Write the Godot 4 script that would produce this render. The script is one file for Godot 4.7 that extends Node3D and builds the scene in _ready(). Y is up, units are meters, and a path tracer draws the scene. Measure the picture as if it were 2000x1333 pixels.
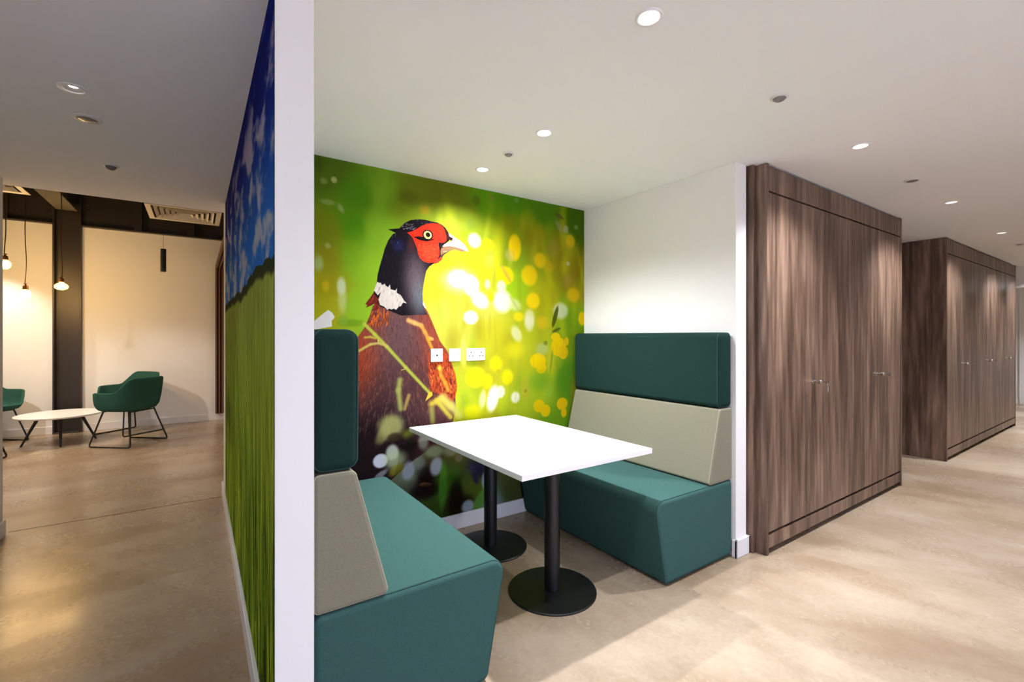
extends Node3D
# A booth with two green benches and a pheasant mural, a corridor with wardrobes on the right, a lounge beyond a corridor on the left.
# World axes: x runs along the wardrobe fronts (to the right), y is up, -z runs into the booth ("depth" below is -z).

const CEIL := 2.327        # ceiling height
const EYE := 1.30          # camera height
const M := 0.001

const SHAPES := {
	"head": [686,367, 716,360, 758,352, 769,337, 795,311, 832,289, 876,278, 931,273, 977,278, 1017,280, 1052,291, 1075,307, 1099,336, 1105,386, 1069,417, 1046,468, 1058,494, 1049,516, 1023,534, 988,553, 960,573, 938,605, 927,653, 918,700, 912,752, 914,794, 920,835, 945,887, 769,897, 681,864, 630,841, 623,797, 597,764, 602,742, 615,699, 621,650, 635,594, 650,544, 665,488, 686,436, 716,392, 735,383],
	"face": [808,372, 843,358, 876,338, 904,317, 943,298, 988,287, 1028,286, 1058,301, 1072,326, 1084,367, 1084,389, 1069,404, 1046,410, 1031,407, 1025,422, 1034,459, 1034,491, 1017,524, 988,545, 954,551, 920,544, 895,525, 881,495, 876,465, 860,431, 846,401, 827,383],
	"stripe": [851,393, 887,386, 920,386, 931,399, 965,401, 997,384, 985,399, 943,412, 898,410, 870,401],
	"nostril": [1066,306, 1096,333, 1105,359, 1132,368, 1123,389, 1090,376, 1078,347],
	"upper_beak": [1096,336, 1117,347, 1153,364, 1190,382, 1221,403, 1243,431, 1249,450, 1227,441, 1196,433, 1153,425, 1105,423, 1051,434, 1069,416, 1105,398, 1130,377, 1105,359],
	"lower_beak": [1039,465, 1046,444, 1075,429, 1111,421, 1159,424, 1221,433, 1227,448, 1196,451, 1141,443, 1105,458, 1069,483, 1043,511],
	"gape": [1027,410, 1056,414, 1051,441, 1040,461, 1034,432],
	"wattle": [988,545, 1017,524, 1040,501, 1055,502, 1046,524, 1023,542, 997,553],
	"collar": [618,694, 630,701, 640,698, 648,714, 665,703, 670,715, 686,724, 697,706, 702,736, 732,742, 743,726, 741,756, 766,768, 776,782, 787,800, 807,819, 782,815, 769,838, 755,841, 737,862, 722,855, 706,862, 693,856, 681,865, 660,845, 635,836, 625,802, 640,757, 621,778, 598,749],
	"tuft": [599,757, 577,790, 546,832, 558,841, 549,855, 577,843, 602,829, 586,877, 628,860, 631,787],
	"nape": [916,799, 926,817, 940,851, 927,841, 915,821],
	"body": [591,841, 573,903, 539,978, 502,1030, 417,1215, 388,1452, 388,2047, 629,1974, 826,1832, 1002,1742, 1114,1654, 1153,1521, 1149,1417, 1130,1244, 1111,1174, 1084,1119, 1036,1061, 1006,993, 977,927, 948,867, 920,829, 758,844],
	"wing": [951,1136, 1014,1110, 1055,1118, 1089,1152, 1116,1195, 1151,1286, 1163,1364, 1151,1433, 1120,1473, 1074,1428, 977,1387, 955,1297],
	"thorn": [932,1448, 955,1392, 980,1390, 983,1414],
	"daisy": [260,940, 299,904, 333,876, 355,890, 371,917, 353,938, 355,971, 310,980, 260,990],
}
const GROUND_TONES := [276,25,60,85,18, 332,66,72,95,22, 505,183,68,112,18, 476,370,72,122,18, 667,123,100,135,28, 613,351,108,145,30, 551,606,112,148,30, 826,127,92,105,22, 1039,90,92,98,22, 930,242,100,114,24, 1192,203,90,102,20, 332,419,100,112,20, 332,566,112,112,20, 476,552,100,138,25, 332,742,122,118,18, 332,860,128,128,20, 505,853,112,148,30, 1394,101,78,125,15, 1613,36,66,112,15, 1898,59,66,105,14, 2266,126,55,85,10, 1291,224,92,106,20, 1332,332,104,116,22, 1568,444,104,118,16, 1002,171,88,98,22, 826,231,96,114,24, 1211,322,100,110,22, 1114,420,120,125,25, 1095,559,178,149,25, 1002,701,182,164,35, 1153,640,186,175,60, 1077,867,171,171,60, 1271,473,140,140,22, 1415,387,100,114,18, 1437,566,140,148,22, 1613,253,112,120,15, 1848,300,122,118,16, 2103,391,120,112,16, 2266,624,118,105,14, 1613,664,122,155,18, 1898,764,145,145,16, 2211,875,92,125,14, 1394,822,167,167,60, 1192,1003,167,167,55, 1437,1002,167,162,30, 1613,1150,165,161,25, 1898,960,145,153,25, 2103,1039,100,128,18, 1898,1196,150,155,25, 2157,1366,72,118,20, 1848,1428,145,166,28, 1394,1326,167,165,30, 1231,1458,166,174,35, 1613,1562,158,171,30, 1271,1637,165,170,22, 1999,1756,92,132,20, 2157,1856,70,110,20, 1613,1861,120,130,30, 1192,1733,90,90,30, 758,1678,120,122,62, 629,1786,22,16,18, 505,1889,20,14,16, 826,1784,120,130,90, 1002,1776,70,65,35, 826,1914,95,105,85, 930,1948,25,15,14, 1077,2025,62,105,25, 1192,2150,34,25,14, 1311,2068,88,105,32, 1353,1950,45,40,60, 1437,2236,120,140,140, 1613,2161,70,80,40, 1848,2283,60,70,30, 895,2156,60,80,30, 505,2225,50,60,30]
const BACK_BLURS := [
	[366,123,18,19,0,175,175,120,0.80,0.60], [310,139,22,20,0,130,140,75,0.60,0.80], [332,257,42,17,0,130,145,90,0.60,0.80], [404,282,16,30,-30,150,155,110,0.60,0.80], [282,53,27,35,0,50,65,18,0.50,0.90], [332,507,17,17,0,150,150,100,0.60,0.80], [282,613,27,47,0,140,160,110,0.70,0.80], [407,735,26,54,0,180,190,170,0.80,0.70], [321,740,22,35,0,170,150,20,0.60,0.90], [929,209,36,36,0,165,115,30,0.45,1.00], [813,145,76,45,0,75,80,18,0.50,1.00], [614,293,44,265,12,115,155,35,0.60,1.00], [627,38,25,94,10,95,130,30,0.50,1.00], [786,529,27,26,0,120,120,60,0.00,1.00], [413,809,26,90,0,175,185,140,0.55,0.90], [466,948,79,24,0,85,115,20,0.80,0.60], [419,936,29,36,0,100,130,40,0.70,0.70], [1298,365,53,53,0,205,210,175,0.85,0.50], [1411,386,52,47,0,205,170,20,0.70,0.60], [1637,376,56,98,0,228,192,8,0.95,0.35], [1871,449,58,59,0,218,182,12,0.90,0.45], [1770,572,75,77,0,225,190,10,0.90,0.40], [1966,490,43,41,0,180,150,20,0.60,0.70], [1552,588,77,66,0,228,195,15,0.85,0.35], [1805,760,63,61,0,228,195,12,0.95,0.35], [2210,695,67,58,0,208,172,14,0.85,0.50], [2176,266,48,53,0,215,175,18,0.70,0.50], [2304,883,42,56,0,230,190,12,0.90,0.35], [2075,828,78,67,0,195,205,170,0.80,0.50], [1897,924,63,49,0,190,160,20,0.70,0.70], [2064,169,61,25,50,130,120,90,0.60,0.60], [2130,178,27,34,0,150,150,130,0.60,0.60], [2239,146,25,21,0,120,135,90,0.60,0.60], [1652,27,25,20,0,100,135,80,0.60,0.60], [1438,47,21,21,0,105,105,55,0.60,0.60], [2153,449,22,18,0,195,185,180,0.70,0.60], [2064,85,46,16,20,75,60,40,0.60,0.50], [1998,345,65,75,0,140,130,60,0.40,0.90], [2222,495,70,138,0,105,85,12,0.50,0.90], [2142,587,45,59,20,140,120,60,0.50,0.80], [1315,83,34,37,0,70,75,25,0.50,0.90], [1124,280,89,57,0,112,112,38,0.50,1.00], [1180,652,125,80,0,255,250,170,0.80,1.00], [1176,638,78,58,0,255,255,250,1.00,0.45], [1272,679,64,74,-20,255,255,248,1.00,0.40], [1341,776,79,56,30,250,245,225,0.85,0.50], [1529,775,84,85,-15,236,232,214,0.85,0.50], [1519,668,41,46,0,225,225,200,0.75,0.50], [1402,660,26,37,0,225,225,190,0.70,0.60], [1632,795,67,47,20,190,205,150,0.60,0.70], [1433,749,25,35,0,245,215,20,0.90,0.40], [1268,898,58,48,0,255,255,225,1.00,0.35], [1770,894,50,72,0,205,205,165,0.70,0.60], [1594,436,45,47,-35,165,150,95,0.50,0.70], [1456,603,16,91,5,130,125,40,0.55,0.60], [1420,484,44,68,15,145,135,70,0.45,0.80], [1341,671,10,45,10,150,160,60,0.60,0.60], [1264,254,33,44,0,90,105,40,0.50,0.80], [1557,572,13,85,-35,140,110,60,0.60,0.50], [1632,787,11,86,-38,150,140,80,0.60,0.50], [1172,1040,14,65,0,160,150,40,0.60,0.70], [1420,949,14,98,2,150,145,45,0.55,0.70], [1652,1010,43,67,-30,205,205,160,0.75,0.60], [1770,929,45,64,0,210,205,170,0.65,0.60], [1671,883,48,35,0,225,200,20,0.80,0.60], [1213,1135,23,95,0,235,235,120,0.60,0.80], [1310,1313,78,70,0,250,228,25,0.95,0.40], [1402,1344,44,53,0,245,222,20,0.90,0.50], [1474,1225,54,57,0,245,225,15,0.80,0.60], [1571,1322,51,56,0,245,225,10,0.85,0.50], [1632,1128,87,63,0,220,205,25,0.60,0.90], [1447,1469,49,99,12,245,245,235,0.90,0.40], [1510,1427,41,46,0,240,240,225,0.85,0.45], [1362,1470,28,67,8,225,235,190,0.70,0.60], [1642,1476,40,44,0,232,230,205,0.90,0.50], [1730,1418,49,88,0,160,145,40,0.50,0.90], [1492,1276,20,15,0,150,140,30,0.60,0.60], [1735,1434,15,14,0,120,95,30,0.60,0.50], [1851,1213,77,58,0,232,200,8,1.00,0.16], [1882,1268,48,45,0,230,196,8,1.00,0.20], [2053,1110,77,75,0,230,196,10,1.00,0.16], [2102,1153,51,56,0,226,190,14,1.00,0.20], [2025,1034,46,35,0,230,196,10,1.00,0.20], [2136,1068,24,34,0,220,180,14,1.00,0.30], [1861,1557,54,50,0,228,195,8,1.00,0.20], [1924,1600,48,47,-25,228,195,8,1.00,0.20], [2091,1560,56,49,0,228,190,8,1.00,0.20], [2108,1630,29,39,0,222,185,10,1.00,0.25], [1892,1124,63,49,0,160,175,140,0.50,0.80], [1961,1458,25,62,25,125,165,50,0.70,0.60], [1871,1370,105,81,0,70,120,25,0.50,1.00], [2053,1236,44,42,0,120,140,20,0.50,0.90], [1281,1545,77,51,0,225,218,10,0.60,0.80], [2020,874,21,92,18,60,62,15,0.90,0.35], [2031,979,50,13,-20,65,75,20,0.80,0.50], [1982,1217,10,100,8,95,110,30,0.60,0.50], [1924,1079,21,18,0,85,100,25,0.70,0.50],
]
const FRONT_BLURS := [
	[638,1789,47,44,0,205,210,225,0.95,0.30], [712,1747,42,50,0,185,195,180,0.80,0.50], [733,1797,77,60,0,165,180,140,0.70,0.80], [705,1587,83,79,0,165,170,100,0.75,0.60], [658,1627,40,72,35,150,145,85,0.60,0.60], [726,1656,48,30,0,45,32,22,0.80,0.60], [832,1717,36,40,0,25,25,15,0.85,0.60], [919,1707,37,55,0,165,170,155,0.70,0.70], [995,1781,69,42,0,150,165,130,0.70,0.70], [1120,1791,64,43,0,160,160,140,0.60,0.70], [817,1878,43,61,10,155,165,185,0.80,0.50], [890,1842,44,41,0,120,125,130,0.60,0.70], [1010,1882,46,63,10,175,185,200,0.80,0.50], [740,1859,56,33,-30,120,115,30,0.70,0.60], [934,1988,45,15,10,190,120,70,0.70,0.50], [934,2030,106,55,0,30,16,14,0.80,0.70], [1057,2017,31,163,3,75,135,35,0.80,0.60], [1294,1979,25,81,-20,55,52,85,0.90,0.50], [1235,2035,50,88,10,95,115,40,0.60,0.70], [1354,2162,43,120,40,95,150,55,0.85,0.50], [1243,2192,50,44,0,175,190,205,0.85,0.50], [1389,2040,35,68,0,185,200,220,0.85,0.50], [1152,2107,57,116,0,30,20,12,0.80,0.70], [1177,1850,32,29,0,130,115,95,0.70,0.60], [638,1875,53,19,-30,150,155,165,0.60,0.60],
]
const SPRIGS := [
	[21,0.7,148,160,55,540,953,602,1015,679,1092,800,1224,962,1396],
	[13,0.9,150,140,50,543,1034,577,1031,608,1040],
	[15,0.8,165,155,75,509,1114,577,1075,628,1069,679,1088],
	[24,1.0,226,168,90,817,926,859,942,905,958],
	[21,1.0,214,150,60,905,958,930,1001,948,1034],
	[22,0.7,240,180,90,962,1041,980,1045],
	[21,0.9,205,150,40,948,1041,977,1102],
	[23,1.0,214,150,45,1032,1226,1044,1288,1074,1338,1097,1388],
	[27,0.6,250,205,60,1032,1236,1033,1240],
	[32,1.0,132,138,70,762,1301,752,1365,766,1483],
	[23,0.8,140,115,65,820,1402,793,1485],
	[36,1.1,200,176,60,977,1468,1044,1439,1104,1492],
	[31,0.9,185,175,60,1014,1450,1114,1569],
	[36,0.9,130,125,60,977,1502,984,1584],
	[5,0.3,190,170,80,772,1239,792,1235],
	[8,0.3,220,180,110,623,1053,624,1058],
	[48,1.0,185,178,85,1057,1433,1121,1496,1177,1566],
	[6,0.4,135,140,60,1202,1430,1218,1600],
	[48,0.9,90,95,30,804,1645,861,1625],
]
const SPOTS := {"eye": Vector2(949, 369), "pupil": Vector2(951, 368), "grey": Vector2(876, 697), "blue": Vector2(898, 779), "rust": Vector2(628, 870), "mid": Vector2(732, 1041), "low": Vector2(732, 1493), "lowest": Vector2(566, 1777), "rightedge": Vector2(977, 974), "leftedge": Vector2(521, 1102), "cheek": Vector2(954, 478), "crest": Vector2(795, 339), "ear": Vector2(811, 441)}

# ---------------------------------------------------------------- geometry helpers
# every helper returns a triangle list; solid() turns one into a mesh with creased normals
func solid(t: PackedVector3Array, crease := 35.0) -> ArrayMesh:
	var n := t.size() / 3
	var vol := 0.0
	var fn := PackedVector3Array()
	fn.resize(n)
	for i in n:
		var a := t[3 * i]
		var b := t[3 * i + 1]
		var c := t[3 * i + 2]
		vol += a.dot(b.cross(c))
		fn[i] = (b - a).cross(c - a)
	var flip := vol > 0.0
	var around := {}
	for i in n:
		for k in 3:
			var key := Vector3i((t[3 * i + k] * 20000.0).round())
			if not around.has(key):
				around[key] = PackedInt32Array()
			around[key].append(i)
	var lim := cos(deg_to_rad(crease))
	var vs := PackedVector3Array()
	var ns := PackedVector3Array()
	vs.resize(3 * n)
	ns.resize(3 * n)
	for i in n:
		var own := fn[i].normalized()
		for k in 3:
			var p := t[3 * i + k]
			var sum := Vector3.ZERO
			for j in around[Vector3i((p * 20000.0).round())]:
				if fn[j].normalized().dot(own) > lim:
					sum += fn[j]
			var at: int = 3 * i + ([0, 2, 1][k] if flip else k)
			vs[at] = p
			ns[at] = sum.normalized() if flip else -sum.normalized()
	var arr := []
	arr.resize(Mesh.ARRAY_MAX)
	arr[Mesh.ARRAY_VERTEX] = vs
	arr[Mesh.ARRAY_NORMAL] = ns
	var m := ArrayMesh.new()
	m.add_surface_from_arrays(Mesh.PRIMITIVE_TRIANGLES, arr)
	return m

func moved(t: PackedVector3Array, x: Transform3D) -> PackedVector3Array:
	return x * t

func shifted(t: PackedVector3Array, o: Vector3) -> PackedVector3Array:
	return Transform3D(Basis(), o) * t

func quad(t: PackedVector3Array, a: Vector3, b: Vector3, c: Vector3, d: Vector3) -> void:
	t.append_array([a, b, c, a, c, d])

# box centred on the origin, edges chamfered by e
func box(s: Vector3, e := 0.0) -> PackedVector3Array:
	var t := PackedVector3Array()
	var h := s * 0.5
	e = minf(e, 0.45 * minf(s.x, minf(s.y, s.z)))
	if e <= 0.0:
		for ax in 3:
			for sg in [-1.0, 1.0]:
				var u := Vector3.ZERO
				var v := Vector3.ZERO
				var w := Vector3.ZERO
				w[ax] = h[ax] * sg
				u[(ax + 1) % 3] = h[(ax + 1) % 3] * sg
				v[(ax + 2) % 3] = h[(ax + 2) % 3]
				quad(t, w - u - v, w + u - v, w + u + v, w - u + v)
		return t
	for ax in 3:
		var b := (ax + 1) % 3
		var c := (ax + 2) % 3
		for sg in [-1.0, 1.0]:
			var w := Vector3.ZERO
			var u := Vector3.ZERO
			var v := Vector3.ZERO
			w[ax] = h[ax] * sg
			u[b] = (h[b] - e) * sg
			v[c] = h[c] - e
			quad(t, w - u - v, w + u - v, w + u + v, w - u + v)
	for ax in 3:
		var b := (ax + 1) % 3
		var c := (ax + 2) % 3
		for sb in [-1.0, 1.0]:
			for sc in [-1.0, 1.0]:
				var p := Vector3.ZERO
				var q := Vector3.ZERO
				p[b] = h[b] * sb
				p[c] = (h[c] - e) * sc
				q[b] = (h[b] - e) * sb
				q[c] = h[c] * sc
				var l := Vector3.ZERO
				l[ax] = -(h[ax] - e) * sb * sc
				quad(t, p - l, p + l, q + l, q - l)
	for sx in [-1.0, 1.0]:
		for sy in [-1.0, 1.0]:
			for sz in [-1.0, 1.0]:
				var p := Vector3(h.x * sx, (h.y - e) * sy, (h.z - e) * sz)
				var q := Vector3((h.x - e) * sx, h.y * sy, (h.z - e) * sz)
				var r := Vector3((h.x - e) * sx, (h.y - e) * sy, h.z * sz)
				if sx * sy * sz > 0.0:
					t.append_array([p, q, r])
				else:
					t.append_array([p, r, q])
	return t

# box between corners given as x0, x1, y0, y1, depth0, depth1
func span(a0: float, a1: float, h0: float, h1: float, b0: float, b1: float, e := 0.0) -> PackedVector3Array:
	return shifted(box(Vector3(absf(a1 - a0), absf(h1 - h0), absf(b1 - b0)), e), Vector3((a0 + a1) / 2.0, (h0 + h1) / 2.0, -(b0 + b1) / 2.0))

# surface of revolution round y from points (radius, height), closed when it starts and ends on the axis or loops
func lathe(prof: Array, seg := 24) -> PackedVector3Array:
	var t := PackedVector3Array()
	for i in prof.size() - 1:
		var p: Vector2 = prof[i]
		var q: Vector2 = prof[i + 1]
		for k in seg:
			var a := TAU * k / seg
			var b := TAU * (k + 1) / seg
			var p0 := Vector3(cos(a) * p.x, p.y, sin(a) * p.x)
			var p1 := Vector3(cos(b) * p.x, p.y, sin(b) * p.x)
			var q0 := Vector3(cos(a) * q.x, q.y, sin(a) * q.x)
			var q1 := Vector3(cos(b) * q.x, q.y, sin(b) * q.x)
			if p.x > 1e-6:
				t.append_array([p0, q1, p1])
			if q.x > 1e-6:
				t.append_array([p0, q0, q1])
	return t

func rod(r: float, y0: float, y1: float, seg := 20, e := 0.0) -> PackedVector3Array:
	if e > 0.0:
		return lathe([Vector2(0, y0), Vector2(r - e, y0), Vector2(r, y0 + e), Vector2(r, y1 - e), Vector2(r - e, y1), Vector2(0, y1)], seg)
	return lathe([Vector2(0, y0), Vector2(r, y0), Vector2(r, y1), Vector2(0, y1)], seg)

# round tube along a path
func tube(p: PackedVector3Array, r: float, seg := 8, closed := false) -> PackedVector3Array:
	var t := PackedVector3Array()
	var n := p.size()
	var rings := []
	var up := Vector3.UP
	for i in n:
		var a: Vector3 = p[(i - 1 + n) % n] if closed else p[maxi(i - 1, 0)]
		var b: Vector3 = p[(i + 1) % n] if closed else p[mini(i + 1, n - 1)]
		var d := (b - a).normalized()
		if i == 0:
			up = Vector3.UP if absf(d.y) < 0.9 else Vector3.RIGHT
		var x := up.cross(d).normalized()
		up = d.cross(x).normalized()
		var ring := PackedVector3Array()
		for k in seg:
			var g := TAU * k / seg
			ring.append(p[i] + (x * cos(g) + up * sin(g)) * r)
		rings.append(ring)
	for i in (n if closed else n - 1):
		var u: PackedVector3Array = rings[i]
		var v: PackedVector3Array = rings[(i + 1) % n]
		for k in seg:
			var l := (k + 1) % seg
			quad(t, u[k], u[l], v[l], v[k])
	if not closed:
		for k in seg:
			var l := (k + 1) % seg
			t.append_array([p[0], rings[0][l], rings[0][k], p[n - 1], rings[n - 1][k], rings[n - 1][l]])
	return t

# polyline with its corners rounded
func bend(p: Array, r: float, steps := 5) -> PackedVector3Array:
	var o := PackedVector3Array([p[0]])
	for i in range(1, p.size() - 1):
		var c: Vector3 = p[i]
		var u: Vector3 = (p[i - 1] - c)
		var v: Vector3 = (p[i + 1] - c)
		var k := minf(r, 0.45 * minf(u.length(), v.length()))
		var a := c + u.normalized() * k
		var b := c + v.normalized() * k
		for s in steps + 1:
			var f := float(s) / steps
			o.append(a.lerp(c, f).lerp(c.lerp(b, f), f))
	o.append(p[p.size() - 1])
	return o

# convex outline (x, y) with each corner rounded by its own radius
func rounded(p: Array, r: Array, steps := 6) -> PackedVector2Array:
	var o := PackedVector2Array()
	var n := p.size()
	for i in n:
		var c: Vector2 = p[i]
		var u: Vector2 = (p[(i - 1 + n) % n] - c).normalized()
		var v: Vector2 = (p[(i + 1) % n] - c).normalized()
		var half := acos(clampf(u.dot(v), -1, 1)) / 2.0
		var rad: float = r[i]
		var k := rad / tan(half)
		var a := c + u * k
		var b := c + v * k
		var m := c + (u + v).normalized() * (rad / sin(half))
		var a0 := (a - m).angle()
		var d := wrapf((b - m).angle() - a0, -PI, PI)
		for s in steps + 1:
			o.append(m + Vector2.from_angle(a0 + d * s / steps) * rad)
	return o

# upholstered prism: outline (x, y) swept from z = 0 to z = -len, ends rounded by e
func cushion(o: PackedVector2Array, length: float, e: float, steps := 5, belly := 0.0) -> PackedVector3Array:
	var n := o.size()
	var area := 0.0
	for i in n:
		area += o[i].cross(o[(i + 1) % n])
	var sg := 1.0 if area > 0.0 else -1.0
	var nor := PackedVector2Array()
	for i in n:
		var d := (o[(i + 1) % n] - o[(i - 1 + n) % n]).normalized()
		nor.append(Vector2(d.y, -d.x) * sg)
	var rings := []
	for side in 2:
		for j in steps + 1:
			var g := PI / 2.0 * j / steps
			var inset := e * (1.0 - sin(g)) if side == 0 else e * (1.0 - cos(g))
			var z := e * (1.0 - cos(g)) if side == 0 else length - e + e * sin(g)
			var ring := PackedVector3Array()
			for i in n:
				var q := o[i] - nor[i] * inset
				ring.append(Vector3(q.x, q.y, -z))
			rings.append(ring)
	var t := PackedVector3Array()
	for j in rings.size() - 1:
		for i in n:
			var k := (i + 1) % n
			quad(t, rings[j][i], rings[j][k], rings[j + 1][k], rings[j + 1][i])
	for end in [0, rings.size() - 1]:
		var flat := PackedVector2Array()
		var mid := Vector3.ZERO
		for v in rings[end]:
			mid += v / n
		for i in n:
			var k := (i + 1) % n
			if end == 0:
				t.append_array([mid, rings[end][k], rings[end][i]])
			else:
				t.append_array([mid, rings[end][i], rings[end][k]])
	return t

# ---------------------------------------------------------------- node helpers
var taken := {}

func numbered(called: String) -> String:
	taken[called] = taken.get(called, -1) + 1
	return called if taken[called] == 0 else "%s_%03d" % [called, taken[called]]

func thing(called: String, label: String, category: String, at := Vector3.ZERO, turn := 0.0, group := "") -> Node3D:
	var o := Node3D.new()
	o.name = numbered(called)
	add_child(o, true)
	o.position = at
	o.rotation.y = turn
	o.set_meta("label", label)
	o.set_meta("category", category)
	if group:
		o.set_meta("group", group)
	return o

func part(called: String, m: Mesh, mat: Material, parent: Node3D, at := Vector3.ZERO, label := "") -> MeshInstance3D:
	var o := MeshInstance3D.new()
	o.name = called
	o.mesh = m
	o.material_override = mat
	o.position = at
	if label:
		o.set_meta("label", label)
	parent.add_child(o, true)
	return o

func single(called: String, m: Mesh, mat: Material, label: String, category: String, at := Vector3.ZERO, group := "") -> MeshInstance3D:
	var o := MeshInstance3D.new()
	o.name = numbered(called)
	o.mesh = m
	o.material_override = mat
	o.position = at
	o.set_meta("label", label)
	o.set_meta("category", category)
	if group:
		o.set_meta("group", group)
	add_child(o, true)
	return o

func struct(called: String, t: PackedVector3Array, mat: Material) -> MeshInstance3D:
	var o := MeshInstance3D.new()
	o.name = called
	o.mesh = solid(t)
	o.material_override = mat
	o.set_meta("kind", "structure")
	add_child(o, true)
	return o

# ---------------------------------------------------------------- printed pictures
class Sheet:
	var w: int
	var h: int
	var k: float            # pixels for each millimetre
	var px := PackedFloat32Array()
	var cov := PackedFloat32Array()
	var box := Rect2i()

	func _init(mm_w: float, mm_h: float, per_mm: float) -> void:
		k = per_mm
		w = int(mm_w * k)
		h = int(mm_h * k)
		px.resize(w * h * 3)

	func mask(p: PackedVector2Array) -> void:
		cov = PackedFloat32Array()
		cov.resize(w * h)
		var lo := Vector2(1e9, 1e9)
		var hi := -lo
		var q := PackedVector2Array()
		for v in p:
			q.append(v * k)
			lo = lo.min(v * k)
			hi = hi.max(v * k)
		box = Rect2i(Vector2i(lo.floor()).clamp(Vector2i.ZERO, Vector2i(w - 1, h - 1)), Vector2i.ZERO)
		box.end = Vector2i(hi.ceil()).clamp(Vector2i.ZERO, Vector2i(w, h))
		for y in range(box.position.y, box.end.y):
			for sub in 4:
				var yy := y + (sub + 0.5) / 4.0
				var xs := []
				for i in q.size():
					var a := q[i]
					var b := q[(i + 1) % q.size()]
					if (a.y <= yy) != (b.y <= yy):
						xs.append(a.x + (yy - a.y) / (b.y - a.y) * (b.x - a.x))
				xs.sort()
				for j in range(0, xs.size() - 1, 2):
					var x0 := clampf(xs[j], 0, w)
					var x1 := clampf(xs[j + 1], 0, w)
					for x in range(int(x0), mini(int(ceil(x1)), w)):
						cov[y * w + x] += 0.25 * clampf(minf(x1, x + 1.0) - maxf(x0, x), 0, 1)

	func put(i: int, c: Color, a: float) -> void:
		px[3 * i] += (c.r - px[3 * i]) * a
		px[3 * i + 1] += (c.g - px[3 * i + 1]) * a
		px[3 * i + 2] += (c.b - px[3 * i + 2]) * a

	func fill(c: Color, a := 1.0, noise: FastNoiseLite = null, amp := 0.0) -> void:
		for y in range(box.position.y, box.end.y):
			for x in range(box.position.x, box.end.x):
				var i := y * w + x
				if cov[i] > 0.0:
					var f := 1.0 + (noise.get_noise_2d(x / k, y / k) * amp if noise else 0.0)
					put(i, Color(c.r * f, c.g * f, c.b * f), cov[i] * a)

	func shape(p: PackedVector2Array, c: Color, a := 1.0) -> void:
		mask(p)
		fill(c, a)

	func blob(at: Vector2, r: Vector2, deg: float, c: Color, a: float, soft: float, masked := false) -> void:
		var m := maxf(r.x, r.y) * (1.0 + soft * 0.6)
		var cs := cos(deg_to_rad(deg))
		var sn := sin(deg_to_rad(deg))
		var inner := 1.0 - soft * 0.75
		var outer := 1.0 + soft * 0.5
		for y in range(maxi(0, int((at.y - m) * k)), mini(h, int((at.y + m) * k) + 1)):
			for x in range(maxi(0, int((at.x - m) * k)), mini(w, int((at.x + m) * k) + 1)):
				var i := y * w + x
				if masked and cov[i] <= 0.0:
					continue
				var dx := (x + 0.5) / k - at.x
				var dy := (y + 0.5) / k - at.y
				var u := (dx * cs + dy * sn) / r.x
				var v := (dy * cs - dx * sn) / r.y
				var d := sqrt(u * u + v * v)
				if d < outer:
					var f := a * (1.0 - smoothstep(inner, outer, d))
					put(i, c, f * cov[i] if masked else f)

	func stroke(p: Vector2, q: Vector2, w0: float, w1: float, c: Color, a := 1.0, soft := 0.3, masked := false) -> void:
		var m := maxf(w0, w1) * 0.5 * (1.0 + soft) + 2.0
		var d := q - p
		var ll := maxf(d.length_squared(), 1e-6)
		for y in range(maxi(0, int((minf(p.y, q.y) - m) * k)), mini(h, int((maxf(p.y, q.y) + m) * k) + 1)):
			for x in range(maxi(0, int((minf(p.x, q.x) - m) * k)), mini(w, int((maxf(p.x, q.x) + m) * k) + 1)):
				var i := y * w + x
				if masked and cov[i] <= 0.0:
					continue
				var g := Vector2((x + 0.5) / k, (y + 0.5) / k) - p
				var t := clampf(g.dot(d) / ll, 0, 1)
				var r := lerpf(w0, w1, t) * 0.5
				var e := g.distance_to(d * t)
				var blur := maxf(r * soft, 0.6 / k)
				if e < r + blur:
					var f := a * (1.0 - smoothstep(r - blur, r + blur, e))
					put(i, c, f * cov[i] if masked else f)

	func texture(tone := 0.0) -> ImageTexture:
		var by := PackedByteArray()
		by.resize(w * h * 3)
		for i in w * h:
			var f := 255.0 * (1.0 - tone * smoothstep(0.45, 1.0, maxf(px[3 * i], maxf(px[3 * i + 1], px[3 * i + 2]))))
			for c in 3:
				by[3 * i + c] = int(clampf(px[3 * i + c] * f, 0.0, 255.0))
		return ImageTexture.create_from_image(Image.create_from_data(w, h, false, Image.FORMAT_RGB8, by))

func rgb8(r: float, g: float, b: float) -> Color:
	return Color(r / 255.0, g / 255.0, b / 255.0)

func outline(called: String) -> PackedVector2Array:
	var o := PackedVector2Array()
	var s: Array = SHAPES[called]
	for i in range(0, s.size(), 2):
		o.append(Vector2(s[i], s[i + 1]))
	return o

func inside(p: Vector2, poly: PackedVector2Array) -> bool:
	return Geometry2D.is_point_in_polygon(p, poly)

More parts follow.
